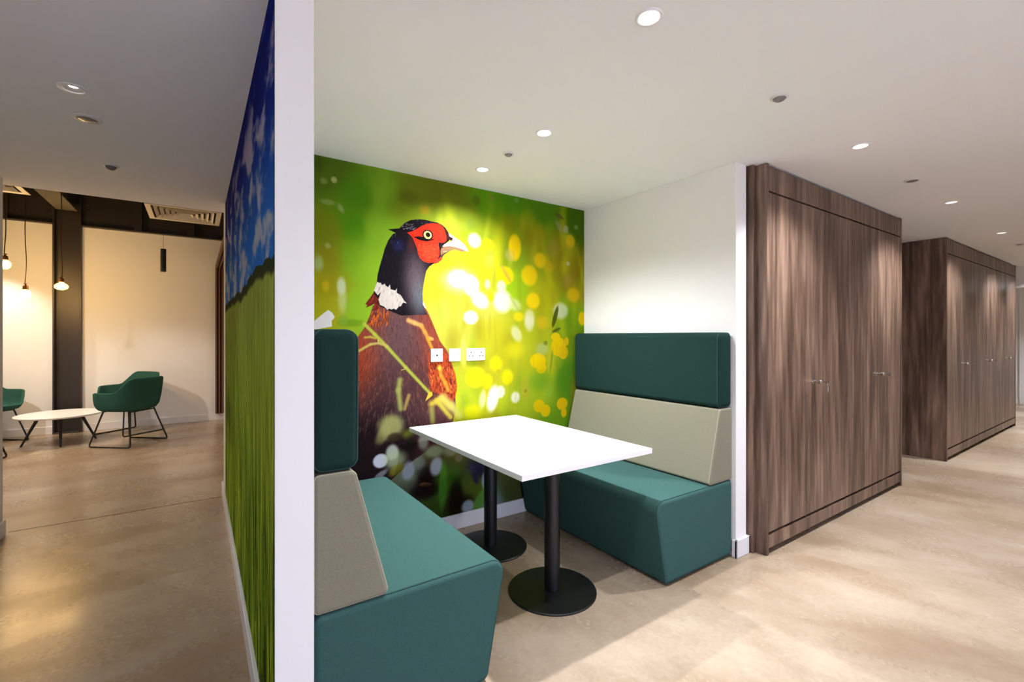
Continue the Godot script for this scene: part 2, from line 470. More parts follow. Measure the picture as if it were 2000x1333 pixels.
# the wildlife photograph printed on the booth's back wall, 2326 x 2327 mm
func pheasant_print() -> ImageTexture:
	var rng := RandomNumberGenerator.new()
	rng.seed = 11
	var s := Sheet.new(2326, 2327, 0.5)
	# out-of-focus meadow: tones blended between sample points, on a coarse grid
	var gn := 56
	var small := Image.create(gn, gn, false, Image.FORMAT_RGBF)
	for y in gn:
		for x in gn:
			var p := Vector2((x + 0.5) / gn * 2326.0, (y + 0.5) / gn * 2327.0)
			var sum := Vector3.ZERO
			var ws := 0.0
			for i in range(0, GROUND_TONES.size(), 5):
				var d2 := p.distance_squared_to(Vector2(GROUND_TONES[i], GROUND_TONES[i + 1])) + 900.0
				var wgt := 1.0 / (d2 * d2)
				sum += Vector3(GROUND_TONES[i + 2], GROUND_TONES[i + 3], GROUND_TONES[i + 4]) * wgt
				ws += wgt
			sum /= ws * 255.0
			small.set_pixel(x, y, Color(sum.x, sum.y, sum.z))
	small.resize(s.w, s.h, Image.INTERPOLATE_CUBIC)
	s.px = small.get_data().to_float32_array()
	for i in 90:
		var at := Vector2(rng.randf_range(980, 2330), rng.randf_range(120, 1650))
		var tint: Color = [rgb8(96, 132, 22), rgb8(150, 150, 24), rgb8(206, 196, 24), rgb8(116, 104, 20), rgb8(170, 184, 40)][i % 5]
		s.blob(at, Vector2(rng.randf_range(18, 60), rng.randf_range(60, 230)), rng.randf_range(-14, 14), tint, 0.30, 1.2)
	for b in BACK_BLURS:
		s.blob(Vector2(b[0], b[1]), Vector2(b[2], b[3]), b[4], rgb8(b[5], b[6], b[7]), b[8], b[9])
	# faint stalks
	for i in 26:
		var x := rng.randf_range(900, 2300)
		var y := rng.randf_range(300, 1500)
		s.stroke(Vector2(x, y), Vector2(x + rng.randf_range(-40, 40), y + rng.randf_range(120, 380)), 5, 12, rgb8(120, 125, 35), 0.22, 1.2)
	# body
	var body := outline("body")
	s.mask(body)
	s.fill(rgb8(80, 48, 46))
	s.blob(SPOTS.rightedge + Vector2(40, 60), Vector2(130, 420), -22, rgb8(136, 58, 38), 0.75, 1.2, true)
	s.blob(SPOTS.leftedge + Vector2(10, 60), Vector2(130, 330), 20, rgb8(138, 52, 26), 0.85, 1.1, true)
	s.blob(SPOTS.mid, Vector2(170, 230), 8, rgb8(80, 60, 62), 0.8, 1.2, true)
	s.blob(SPOTS.low, Vector2(300, 260), 0, rgb8(52, 36, 38), 0.85, 1.2, true)
	s.blob(SPOTS.lowest, Vector2(330, 300), 0, rgb8(24, 16, 18), 1.0, 0.7, true)
	for i in 2600:
		var p := Vector2(rng.randf_range(400, 1230), rng.randf_range(800, 1720))
		if not inside(p, body):
			continue
		var edge := clampf(absf(p.x - 740.0) / 330.0, 0, 1) * (1.0 - smoothstep(1300.0, 1600.0, p.y))
		var tone := rgb8(92, 66, 64).lerp(rgb8(170, 74, 38), edge) if rng.randf() < 0.5 else rgb8(60, 38, 40).lerp(rgb8(88, 32, 26), edge)
		if p.y > 1600.0:
			tone = tone.darkened(0.5)
		var dir := Vector2((p.x - 740.0) / 900.0 + rng.randf_range(-0.25, 0.25), 1).normalized()
		s.stroke(p, p + dir * rng.randf_range(14, 44), rng.randf_range(4, 9), 1.5, tone, rng.randf_range(0.25, 0.6), 0.5, true)
	for i in 90:
		var p: Vector2 = SPOTS.rust + Vector2(rng.randf_range(-60, 60), rng.randf_range(-40, 90))
		s.stroke(p, p + Vector2(rng.randf_range(-12, 4), 22), 7, 2, rgb8(206, 96, 24) if rng.randf() < 0.6 else rgb8(70, 22, 14), 0.6, 0.5, true)
	# barred wing on the right
	s.mask(outline("wing"))
	s.fill(rgb8(160, 62, 30), 0.85)
	var wing := outline("wing")
	for i in 420:
		var p := Vector2(rng.randf_range(940, 1180), rng.randf_range(1100, 1560))
		if inside(p, wing):
			s.stroke(p, p + Vector2(rng.randf_range(-4, 10), rng.randf_range(8, 22)), rng.randf_range(4, 9), 3, rgb8(70, 24, 22) if rng.randf() < 0.62 else rgb8(238, 132, 62), 0.75, 0.4, true)
	s.shape(outline("tuft"), rgb8(84, 28, 22))
	for i in 40:
		var p := Vector2(rng.randf_range(555, 630), rng.randf_range(770, 850))
		s.stroke(p, p + Vector2(-14, 26), 4, 1, rgb8(150, 60, 30) if i % 2 else rgb8(40, 14, 14), 0.5, 0.4, true)
	# head and neck
	s.mask(outline("head"))
	s.fill(rgb8(19, 15, 20))
	s.blob(SPOTS.grey, Vector2(90, 200), -6, rgb8(92, 78, 80), 0.8, 1.1, true)
	s.blob(SPOTS.blue, Vector2(60, 110), 0, rgb8(84, 100, 108), 0.5, 1.1, true)
	s.blob(SPOTS.ear + Vector2(-60, 20), Vector2(40, 40), 0, rgb8(26, 26, 62), 0.8, 1.2, true)
	s.blob(SPOTS.ear + Vector2(25, 0), Vector2(24, 60), 0, rgb8(62, 28, 28), 0.7, 1.2, true)
	for i in 260:
		var p := Vector2(rng.randf_range(640, 930), rng.randf_range(420, 850))
		s.stroke(p, p + Vector2(rng.randf_range(-6, 6), rng.randf_range(14, 34)), 5, 1.5, rgb8(70, 62, 70) if i % 2 else rgb8(6, 4, 8), 0.16, 0.6, true)
	for i in 26:
		var p: Vector2 = SPOTS.crest + Vector2(rng.randf_range(-30, 60), rng.randf_range(-26, 16))
		s.stroke(p, p + Vector2(rng.randf_range(8, 22), rng.randf_range(-12, -2)), 3, 1, rgb8(178, 172, 180), 0.55, 0.5, true)
	for i in 14:
		var p: Vector2 = SPOTS.crest + Vector2(rng.randf_range(70, 190), rng.randf_range(-62, -40))
		s.stroke(p, p + Vector2(rng.randf_range(8, 18), rng.randf_range(0, 6)), 3, 1, rgb8(120, 116, 124), 0.5, 0.5, true)
	for i in 12:
		var p: Vector2 = SPOTS.ear + Vector2(rng.randf_range(-130, -60), rng.randf_range(-60, 0))
		s.stroke(p, p + Vector2(-4, 20), 3, 1, rgb8(70, 92, 108), 0.5, 0.5, true)
	# white collar
	s.mask(outline("collar"))
	s.fill(rgb8(184, 174, 164))
	for i in 190:
		var p := Vector2(rng.randf_range(590, 800), rng.randf_range(660, 850))
		s.stroke(p, p + Vector2(rng.randf_range(-12, -2), rng.randf_range(14, 30)), 3.5, 1, rgb8(226, 218, 208) if rng.randf() < 0.5 else rgb8(110, 96, 90), 0.6, 0.4, true)
	s.shape(outline("nape"), rgb8(214, 222, 226))
	# red face
	s.shape(outline("wattle"), rgb8(150, 44, 34))
	s.mask(outline("face"))
	s.fill(rgb8(184, 36, 20))
	s.blob(SPOTS.cheek, Vector2(70, 70), 0, rgb8(206, 56, 30), 0.8, 1.0, true)
	s.blob(SPOTS.eye + Vector2(80, 10), Vector2(30, 40), 0, rgb8(150, 32, 22), 0.7, 1.0, true)
	for i in 150:
		var p: Vector2 = SPOTS.cheek + Vector2(rng.randf_range(-80, 70), rng.randf_range(-60, 60))
		s.stroke(p, p + Vector2(rng.randf_range(5, 13), rng.randf_range(-5, 7)), 3.4, 1.6, rgb8(110, 20, 16) if rng.randf() < 0.6 else rgb8(240, 104, 66), 0.7, 0.5, true)
	for i in 50:
		var p: Vector2 = SPOTS.eye + Vector2(rng.randf_range(-120, 110), rng.randf_range(-70, 0))
		s.stroke(p, p + Vector2(rng.randf_range(5, 12), rng.randf_range(-5, 5)), 3, 1.6, rgb8(160, 30, 18) if rng.randf() < 0.6 else rgb8(232, 84, 44), 0.6, 0.5, true)
	s.shape(outline("stripe"), rgb8(18, 10, 12))
	s.blob(SPOTS.eye, Vector2(37, 35), 0, rgb8(16, 10, 12), 1.0, 0.1)
	s.blob(SPOTS.eye, Vector2(28, 26), 0, rgb8(232, 216, 128), 1.0, 0.08)
	s.blob(SPOTS.eye, Vector2(20, 19), 0, rgb8(190, 160, 70), 1.0, 0.15)
	s.blob(SPOTS.pupil, Vector2(16, 15), 0, rgb8(14, 10, 12), 1.0, 0.1)
	# bill
	s.shape(outline("gape"), rgb8(28, 16, 18))
	s.mask(outline("lower_beak"))
	s.fill(rgb8(104, 80, 58))
	s.stroke(SPOTS.eye + Vector2(112, 96), SPOTS.eye + Vector2(230, 86), 6, 4, rgb8(176, 150, 100), 0.8, 0.8, true)
	s.stroke(SPOTS.eye + Vector2(96, 130), SPOTS.eye + Vector2(150, 92), 14, 8, rgb8(46, 30, 28), 0.8, 0.8, true)
	s.mask(outline("upper_beak"))
	s.fill(rgb8(224, 210, 204))
	s.stroke(SPOTS.eye + Vector2(120, 80), SPOTS.eye + Vector2(270, 100), 9, 5, rgb8(186, 160, 138), 0.7, 0.9, true)
	s.stroke(SPOTS.eye + Vector2(160, 30), SPOTS.eye + Vector2(250, 66), 10, 5, rgb8(245, 238, 234), 0.8, 0.9, true)
	s.shape(outline("nostril"), rgb8(40, 18, 18))
	# sprigs and blossoms in front of the bird
	for b in FRONT_BLURS:
		s.blob(Vector2(b[0], b[1]), Vector2(b[2], b[3]), b[4], rgb8(b[5], b[6], b[7]), b[8], b[9])
	for b in SPRIGS:
		for i in range(5, b.size() - 3, 2):
			s.stroke(Vector2(b[i], b[i + 1]), Vector2(b[i + 2], b[i + 3]), b[0], b[0] * 0.9, rgb8(b[2], b[3], b[4]), 0.92, b[1])
	s.shape(outline("thorn"), rgb8(212, 178, 50))
	s.shape(outline("daisy"), rgb8(214, 212, 220), 0.9)
	return s.texture(0.17)

# the photograph of a barley field under a blue sky on the corridor wall, 2740 x 2327 mm, left edge far from the camera
func field_print() -> ImageTexture:
	var rng := RandomNumberGenerator.new()
	rng.seed = 5
	var s := Sheet.new(2740, 2327, 0.4)
	var wisp := FastNoiseLite.new()
	wisp.seed = 3
	wisp.noise_type = FastNoiseLite.TYPE_SIMPLEX
	wisp.frequency = 0.0022
	wisp.fractal_octaves = 5
	wisp.fractal_gain = 0.55
	wisp.domain_warp_enabled = true
	wisp.domain_warp_amplitude = 120.0
	wisp.domain_warp_frequency = 0.002
	var fine := FastNoiseLite.new()
	fine.seed = 9
	fine.frequency = 0.02
	for y in s.h:
		var my := y / s.k
		for x in s.w:
			var mx := x / s.k
			var i := y * s.w + x
			var c: Color
			var near := mx / 2740.0
			var hor := 795.0 - 10.0 * sin(near * 7.0) + wisp.get_noise_2d(mx * 2.0, 77.0) * 16.0 - 30.0 * smoothstep(0.55, 0.8, near) * (1.0 - smoothstep(0.8, 1.0, near))
			if my < hor:
				var t := my / 800.0
				c = rgb8(8, 22, 108).lerp(rgb8(38, 112, 200), smoothstep(0.1, 0.95, t))
				var n := wisp.get_noise_2d(mx * 0.8 + my * 0.55, my * 1.7 - mx * 0.35)
				var amount := smoothstep(-0.12, 0.62, n + 0.28 * smoothstep(0.3, 0.9, t) * (1.1 - near) + 0.12 * exp(-pow((mx - 2040.0) / 260.0, 2.0) - pow((my - 250.0) / 160.0, 2.0)) * 4.0)
				amount *= 0.35 + 0.65 * smoothstep(0.0, 0.3, t)
				c = c.lerp(rgb8(222, 200, 206).lerp(rgb8(226, 206, 186), t), amount * 0.72)
			else:
				var d := my - hor
				c = rgb8(158, 174, 74).lerp(rgb8(150, 174, 54), smoothstep(0.0, 500.0, d)).lerp(rgb8(84, 112, 26), smoothstep(600.0, 1300.0, d))
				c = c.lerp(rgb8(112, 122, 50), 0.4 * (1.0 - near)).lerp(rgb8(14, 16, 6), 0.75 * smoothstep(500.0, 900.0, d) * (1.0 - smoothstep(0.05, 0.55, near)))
				var f := 1.0 + 0.18 * fine.get_noise_2d(mx * 0.8, my * 0.12)
				c = Color(c.r * f, c.g * f, c.b * f)
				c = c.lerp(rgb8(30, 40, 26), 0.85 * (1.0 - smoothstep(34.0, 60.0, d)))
			s.px[3 * i] = c.r
			s.px[3 * i + 1] = c.g
			s.px[3 * i + 2] = c.b
	# tall blades, broader and more contrasted towards the bottom
	for i in 1500:
		var f := sqrt(rng.randf())
		var y := lerpf(860.0, 2500.0, f)
		var x := rng.randf_range(-40, 2780)
		var wide := lerpf(1.9, 0.75, x / 2740.0)
		var ln := lerpf(90.0, 760.0, f) * rng.randf_range(0.5, 1.15)
		var lean := rng.randf_range(-0.30, 0.10) * ln * 0.6
		var r := rng.randf()
		var c := rgb8(24, 40, 8) if r < 0.26 else (rgb8(88, 130, 30) if r < 0.52 else (rgb8(160, 188, 48) if r < 0.84 else rgb8(236, 230, 62)))
		var wd := lerpf(8.0, 40.0, f * f) * rng.randf_range(0.4, 1.1) * wide * (0.6 if r > 0.88 else 1.0)
		var al := lerpf(0.22, 0.72, f)
		s.stroke(Vector2(x, y), Vector2(x + lean * 0.35, y - ln * 0.5), wd, wd * 0.75, c, al, 0.6)
		s.stroke(Vector2(x + lean * 0.35, y - ln * 0.5), Vector2(x + lean, y - ln), wd * 0.75, wd * 0.15, c, al, 0.6)
	return s.texture()

# ---------------------------------------------------------------- materials
func paint(c: Color, rough := 0.9, metal := 0.0, spec := 0.5) -> StandardMaterial3D:
	var m := StandardMaterial3D.new()
	m.albedo_color = c
	m.roughness = rough
	m.metallic = metal
	m.metallic_specular = spec
	return m

func noise_bytes(sd: int, freq: float, octaves: int, size: int, kind := FastNoiseLite.TYPE_SIMPLEX_SMOOTH) -> PackedByteArray:
	var n := FastNoiseLite.new()
	n.seed = sd
	n.noise_type = kind
	n.frequency = freq
	n.fractal_octaves = octaves
	var im := n.get_seamless_image(size, size, false, false, 0.2, true)
	im.convert(Image.FORMAT_L8)
	return im.get_data()

# woven cloth: a heathered colour and a fine relief
func cloth(c: Color, flecks := 0.16) -> StandardMaterial3D:
	var m := paint(c, 1.0, 0.0, 0.15)
	m.albedo_texture = weave
	m.uv1_triplanar = true
	m.uv1_world_triplanar = false
	m.uv1_scale = Vector3.ONE * 3.0
	m.normal_enabled = true
	m.normal_texture = weave_relief
	m.normal_scale = 0.35
	return m

var weave: ImageTexture
var weave_relief: ImageTexture
var mats := {}

func make_materials() -> void:
	# cloth
	var a := noise_bytes(21, 0.22, 2, 512)
	var b := noise_bytes(22, 0.06, 2, 512)
	var im := Image.create(512, 512, false, Image.FORMAT_RGB8)
	var hi := Image.create(512, 512, false, Image.FORMAT_L8)
	for i in 512 * 512:
		var x := i % 512
		var y := i / 512
		var f := 0.90 + 0.16 * (a[i] / 255.0 - 0.5) + 0.05 * (b[i] / 255.0 - 0.5)
		im.set_pixel(x, y, Color(f, f, f))
		var wv := 0.5 + 0.25 * sin(x * TAU / 8.0) * sin(y * TAU / 8.0) + 0.25 * (a[i] / 255.0 - 0.5)
		hi.set_pixel(x, y, Color(wv, wv, wv))
	weave = ImageTexture.create_from_image(im)
	hi.convert(Image.FORMAT_RGBA8)
	hi.bump_map_to_normal_map(2.0)
	weave_relief = ImageTexture.create_from_image(hi)
	mats.teal = cloth(rgb8(68, 103, 98))
	mats.deep_green = cloth(rgb8(34, 60, 55))
	mats.beige = cloth(rgb8(148, 144, 124))
	mats.beige_piping = cloth(rgb8(178, 172, 148))
	mats.teal_piping = cloth(rgb8(58, 86, 84))
	mats.chair_green = cloth(rgb8(60, 104, 92))
	# cement floor: trowelled clouds of cream and brown, fine flecks
	# one texel is 12 mm; the picture covers the whole floor, so it never repeats
	var fw := 1536
	var fh := 990
	var swirl := FastNoiseLite.new()
	swirl.seed = 31
	swirl.noise_type = FastNoiseLite.TYPE_SIMPLEX_SMOOTH
	swirl.frequency = 1.0
	swirl.fractal_octaves = 5
	swirl.fractal_gain = 0.58
	swirl.domain_warp_enabled = true
	swirl.domain_warp_amplitude = 0.5
	swirl.domain_warp_frequency = 0.8
	var calm := FastNoiseLite.new()
	calm.seed = 37
	calm.frequency = 0.55
	calm.fractal_octaves = 3
	var by := PackedByteArray()
	by.resize(fw * fh * 3)
	var ro := PackedByteArray()
	ro.resize(fw * fh)
	var grit := RandomNumberGenerator.new()
	grit.seed = 8
	for y in fh:
		var z := -8.85 + 11.6 * y / fh
		for x in fw:
			var a1 := -4.65 + 18.0 * x / fw
			var mix := smoothstep(-0.3, 0.9, a1)
			var sw := 0.0
			if mix < 1.0:
				sw += (1.0 - mix) * swirl.get_noise_2d(a1 * 0.55, z * 1.5 + a1 * 0.25)
			if mix > 0.0:
				sw += mix * swirl.get_noise_2d(a1 * 1.5 - z * 0.5, z * 0.7 + a1 * 0.3)
			var br := calm.get_noise_2d(a1, z)
			var t := 0.5 + 0.52 * sw + 0.30 * br
			var d := clampf(0.42 + (t - 0.5) * 1.25, 0.0, 1.0)
			var i := y * fw + x
			var g := grit.randf_range(-3.5, 4.5)
			by[3 * i] = int(lerpf(198, 142, d) + g)
			by[3 * i + 1] = int(lerpf(180, 118, d) + g)
			by[3 * i + 2] = int(lerpf(158, 92, d) + g)
			ro[i] = int(255.0 * clampf(0.27 + 0.14 * sw, 0.1, 0.6) + g)
	var fl := paint(Color.WHITE, 1.0)
	fl.albedo_texture = ImageTexture.create_from_image(Image.create_from_data(fw, fh, false, Image.FORMAT_RGB8, by))
	fl.roughness_texture = ImageTexture.create_from_image(Image.create_from_data(fw, fh, false, Image.FORMAT_L8, ro))
	fl.uv1_triplanar = true
	fl.uv1_world_triplanar = true
	fl.uv1_scale = Vector3(1.0 / 18.0, 1.0, 1.0 / 11.6)
	fl.uv1_offset = Vector3(4.65 / 18.0, 0.0, 8.85 / 11.6)
	var n := 1024
	mats.cement = fl
	# dark oak boards with upright grain, 3 m round
	var g0 := FastNoiseLite.new()
	g0.seed = 41
	g0.frequency = 1.0
	g0.fractal_octaves = 4
	g0.fractal_gain = 0.6
	var g1 := FastNoiseLite.new()
	g1.seed = 42
	g1.frequency = 1.0
	g1.fractal_octaves = 3
	var wb := PackedByteArray()
	wb.resize(n * n * 3)
	for x in n:
		var an := TAU * x / n
		var cx := cos(an)
		var sx := sin(an)
		for y in n:
			var yy := 3.0 * y / n
			var broad := g1.get_noise_3d(cx * 3.2, sx * 3.2, yy * 0.9) * 0.5 + 0.5
			var streak := g0.get_noise_3d(cx * 9.0, sx * 9.0, yy * 1.2 + 5.0) * 0.5 + 0.5
			var fine := g0.get_noise_3d(cx * 45.0, sx * 45.0, yy * 3.0 + 9.0) * 0.5 + 0.5
			var t := clampf(2.3 * (0.44 * broad + 0.42 * streak + 0.14 * fine) - 0.66, 0, 1)
			var i := (y * n + x) * 3
			wb[i] = int(lerpf(60, 160, t))
			wb[i + 1] = int(lerpf(42, 131, t))
			wb[i + 2] = int(lerpf(33, 111, t))
	var wd := paint(Color.WHITE, 0.42)
	wd.albedo_texture = ImageTexture.create_from_image(Image.create_from_data(n, n, false, Image.FORMAT_RGB8, wb))
	wd.uv1_triplanar = true
	wd.uv1_world_triplanar = true
	wd.uv1_scale = Vector3.ONE / 3.0
	mats.oak = wd
	mats.wall = paint(rgb8(242, 240, 238), 0.85)
	mats.ceiling = paint(rgb8(246, 246, 246), 0.9)
	mats.trim = paint(rgb8(238, 236, 236), 0.4)
	mats.white_top = paint(rgb8(244, 243, 242), 0.35)
	mats.black_metal = paint(rgb8(16, 16, 17), 0.42, 0.0, 0.5)
	mats.wire = paint(rgb8(14, 13, 13), 0.45)
	mats.steel = paint(rgb8(48, 40, 35), 0.40, 0.25, 0.6)
	mats.rafter = paint(rgb8(108, 100, 82), 0.6)
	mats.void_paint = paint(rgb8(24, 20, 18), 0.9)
	mats.chrome = paint(rgb8(205, 200, 192), 0.22, 1.0)
	mats.brass = paint(rgb8(120, 82, 44), 0.3, 1.0)
	mats.flex = paint(rgb8(58, 34, 20), 0.8)
	mats.plastic = paint(rgb8(228, 228, 230), 0.4)
	mats.slot = paint(rgb8(28, 26, 26), 0.6)
	mats.sensor_ring = paint(rgb8(222, 220, 216), 0.5)
	mats.sensor_dome = paint(rgb8(120, 112, 110), 0.25)
	mats.grille = paint(rgb8(226, 216, 196), 0.6)
	mats.baffle = paint(rgb8(200, 196, 190), 0.35, 0.3)
	mats.floor_strip = paint(rgb8(104, 80, 58), 0.6)
	mats.slat = paint(rgb8(104, 70, 48), 0.6)
	mats.slat_back = paint(rgb8(20, 16, 14), 0.9)
	var lens := paint(rgb8(255, 255, 255), 0.3)
	lens.emission_enabled = true
	lens.emission = rgb8(255, 247, 236)
	lens.emission_energy_multiplier = 6.0
	mats.lens = lens
	var hot := paint(rgb8(255, 220, 160), 0.4)
	hot.emission_enabled = true
	hot.emission = rgb8(255, 206, 120)
	hot.emission_energy_multiplier = 22.0
	mats.filament = hot
	var glass := paint(Color(1.0, 0.86, 0.58, 0.16), 0.05)
	glass.transparency = BaseMaterial3D.TRANSPARENCY_ALPHA
	mats.amber_glass = glass
	var pane := paint(Color(0.95, 0.98, 1.0, 0.06), 0.02)
	pane.transparency = BaseMaterial3D.TRANSPARENCY_ALPHA
	mats.pane = pane

# ---------------------------------------------------------------- builders
# flat print with real thickness, standing on the wall; corners given in world space, right and up span it
func print_panel(called: String, tex: Texture2D, origin: Vector3, right: Vector3, up: Vector3, label: String) -> void:
	var nrm := right.cross(up).normalized()
	var st := SurfaceTool.new()
	st.begin(Mesh.PRIMITIVE_TRIANGLES)
	var p := [Vector3.ZERO, right, right + up, up]
	var uv := [Vector2(0, 1), Vector2(1, 1), Vector2(1, 0), Vector2(0, 0)]
	for k in [0, 2, 1, 0, 3, 2]:
		st.set_normal(nrm)
		st.set_uv(uv[k])
		st.add_vertex(p[k] + nrm * 0.0015)
	for k in 4:
		var a: Vector3 = p[k]
		var b: Vector3 = p[(k + 1) % 4]
		var sd := (b - a).cross(nrm).normalized()
		for q in [[a, 1.0, k], [a, 0.0, k], [b, 0.0, (k + 1) % 4], [a, 1.0, k], [b, 0.0, (k + 1) % 4], [b, 1.0, (k + 1) % 4]]:
			st.set_normal(sd)
			st.set_uv(uv[q[2]])
			st.add_vertex(q[0] + nrm * 0.0015 * q[1])
	var m := paint(Color.WHITE, 0.95, 0.0, 0.12)
	m.albedo_texture = tex
	m.texture_repeat = false
	single(called, st.commit(), m, label, "mural", origin)

func downlight(a: float, b: float, label: String, energy: float, angle := 58.0, deep := false, tone := Color(0.97, 0.98, 1.0)) -> void:
	var t := thing("downlight", label, "downlight", Vector3(a, CEIL, -b), 0.0, "recessed ceiling downlights")
	var ro := 0.052 if deep else 0.045
	var ri := 0.034
	part("bezel", solid(lathe([Vector2(ri, 0.001), Vector2(ri, -0.003), Vector2(ri + 0.003, -0.005), Vector2(ro - 0.003, -0.004), Vector2(ro, 0.0), Vector2(ri, 0.001)], 36)), mats.trim, t)
	var depth := 0.009 if deep else 0.012
	var rl := 0.016 if deep else 0.031
	part("reflector", solid(lathe([Vector2(ri, 0.0), Vector2(ri - 0.001, -0.001), Vector2(rl, depth), Vector2(rl + 0.002, depth), Vector2(ri, 0.0)], 36)), mats.baffle, t)
	part("lens", solid(rod(rl, depth, depth + 0.004, 30)), mats.lens, t)
	var l := SpotLight3D.new()
	l.name = "lamp"
	l.light_energy = energy
	l.light_color = tone
	l.light_size = rl
	l.spot_angle = angle
	l.spot_angle_attenuation = 1.0
	l.spot_range = 20.0
	l.spot_attenuation = 2.0
	l.shadow_enabled = true
	l.rotation.x = -PI / 2.0
	l.position.y = depth - 0.003
	t.add_child(l)

func sensor(a: float, b: float, label: String, r: float, dome: float, group := "") -> void:
	var t := thing("ceiling_sensor", label, "sensor", Vector3(a, CEIL, -b), 0.0, group)
	part("ring", solid(lathe([Vector2(0, 0), Vector2(r, 0), Vector2(r, -0.003), Vector2(r - 0.004, -0.006), Vector2(r * 0.72, -0.007), Vector2(r * 0.72, -0.004), Vector2(0, -0.004)], 32)), mats.sensor_ring, t)
	var pr := [Vector2(0, -0.004)]
	for k in 7:
		var g := PI / 2.0 * k / 6.0
		pr.append(Vector2(r * 0.68 * cos(g), -0.004 - dome * sin(g)))
	part("dome", solid(lathe(pr, 28), 60.0), mats.sensor_dome, t)
	part("led", solid(rod(0.004, -0.0075, -0.004, 10)), mats.plastic, t, Vector3(r * 0.84, -0.001, 0.0))

# upholstered booth bench; x = 0 is the wall behind it, +x its front, swept along -z
func bench(called: String, at: Vector3, flip: bool, length: float, label: String) -> void:
	var t := thing(called, label, "bench", at, 0.0, "high-backed booth benches")
	var s := -1.0 if flip else 1.0
	var seat := rounded([Vector2(0.0, 0.012), Vector2(0.612, 0.012), Vector2(0.695, 0.452), Vector2(0.0, 0.452)], [0.024, 0.024, 0.055, 0.024], 8)
	var back := rounded([Vector2(0.0, 0.455), Vector2(0.232, 0.455), Vector2(0.122, 0.878), Vector2(0.0, 0.878)], [0.015, 0.015, 0.019, 0.015], 6)
	var head := rounded([Vector2(0.0, 0.882), Vector2(0.132, 0.882), Vector2(0.134, 1.322), Vector2(0.0, 1.322)], [0.030, 0.030, 0.036, 0.030], 8)
	var mir := Transform3D(Basis.from_scale(Vector3(s, 1, 1)), Vector3.ZERO)
	part("seat", solid(moved(cushion(seat, length, 0.022), mir), 50.0), mats.teal, t)
	part("backrest", solid(moved(cushion(back, length - 0.004, 0.014), mir), 50.0), mats.beige, t, Vector3(0, 0, -0.002), "beige sloping lumbar cushion")
	part("headrest", solid(moved(cushion(head, length - 0.002, 0.030), mir), 50.0), mats.deep_green, t, Vector3(0, 0, -0.001), "dark green upright head cushion")
	for z in [0.1, length - 0.1]:
		for x in [0.08, 0.5]:
			part("glide", solid(rod(0.025, 0.0, 0.016, 12)), mats.slot, t, Vector3(x * s, 0, -z))
	for e in [[seat, mats.teal_piping, "seat", 0.0025, 0.012], [back, mats.beige_piping, "backrest", 0.0035, 0.008], [head, mats.teal_piping, "headrest", 0.0028, 0.016]]:
		var path := PackedVector3Array()
		var o: PackedVector2Array = e[0]
		var mid := Vector2.ZERO
		for q in o:
			mid += q / o.size()
		for q in o:
			var v: Vector2 = q + (mid - q).normalized() * 0.0035
			path.append(Vector3(v.x * s, v.y, -e[4]))
		var owner_part: Node3D = t.get_node(NodePath(e[2]))
		part("piping", solid(tube(path, e[3], 6, true), 80.0), e[1], owner_part)

func tub_chair(label: String, a: float, b: float, da: float, db: float) -> void:
	var t := thing("tub_chair", label, "chair", Vector3(a, 0, -b), atan2(db, da), "green tub chairs in the lounge")
	var nt := 56
	var prof := [Vector2(0.0, 0.0), Vector2(0.30, 0.0), Vector2(0.60, 0.005), Vector2(0.78, 0.05), Vector2(0.88, 0.18), Vector2(0.94, 0.45), Vector2(0.985, 0.8), Vector2(1.0, 0.97), Vector2(0.995, 1.0)]
	var rings := []
	for k in nt:
		var g := TAU * k / nt
		var ab := absf(wrapf(g, -PI, PI)) * 180.0 / PI
		var rim := 0.468 + 0.165 * smoothstep(34.0, 54.0, ab) + 0.165 * smoothstep(104.0, 142.0, ab)
		var ca := cos(g)
		var sa := sin(g)
		var rr := pow(pow(absf(ca / 0.285), 3.0) + pow(absf(sa / 0.305), 3.0), -1.0 / 3.0)
		var ring := PackedVector3Array()
		for q in prof:
			ring.append(Vector3(ca * rr * q.x, 0.405 + (rim - 0.405) * q.y, sa * rr * q.x))
		var th := 0.026 / rr
		ring.append(Vector3(ca * rr * (1.0 - th * 0.5), rim + 0.006, sa * rr * (1.0 - th * 0.5)))
		for q in [Vector2(1.0 - th, 0.97), Vector2(0.97 - th, 0.6), Vector2(0.90 - th, 0.22), Vector2(0.80 - th, 0.05), Vector2(0.55, 0.0), Vector2(0.0, 0.0)]:
			ring.append(Vector3(ca * rr * q.x, 0.448 + maxf(rim - 0.448, 0.012) * q.y, sa * rr * q.x))
		rings.append(ring)
	var tr := PackedVector3Array()
	for k in nt:
		var u: PackedVector3Array = rings[k]
		var v: PackedVector3Array = rings[(k + 1) % nt]
		for i in u.size() - 1:
			if i > 0:
				tr.append_array([u[i], v[i], v[i + 1]])
			if i < u.size() - 2:
				tr.append_array([u[i], v[i + 1], u[i + 1]])
			elif i > 0:
				pass
	part("shell", solid(tr, 60.0), mats.chair_green, t)
	for z in [-0.262, 0.262]:
		var zi: float = z * 0.62
		part("sled_leg", solid(tube(bend([Vector3(0.17, 0.41, zi), Vector3(0.255, 0.008, z), Vector3(-0.265, 0.008, z), Vector3(-0.17, 0.41, zi)], 0.03), 0.0085, 8), 60.0), mats.wire, t)
	for x in [0.17, -0.17]:
		part("cross_bar", solid(tube(PackedVector3Array([Vector3(x, 0.402, -0.162), Vector3(x, 0.402, 0.162)]), 0.008, 8), 60.0), mats.wire, t)

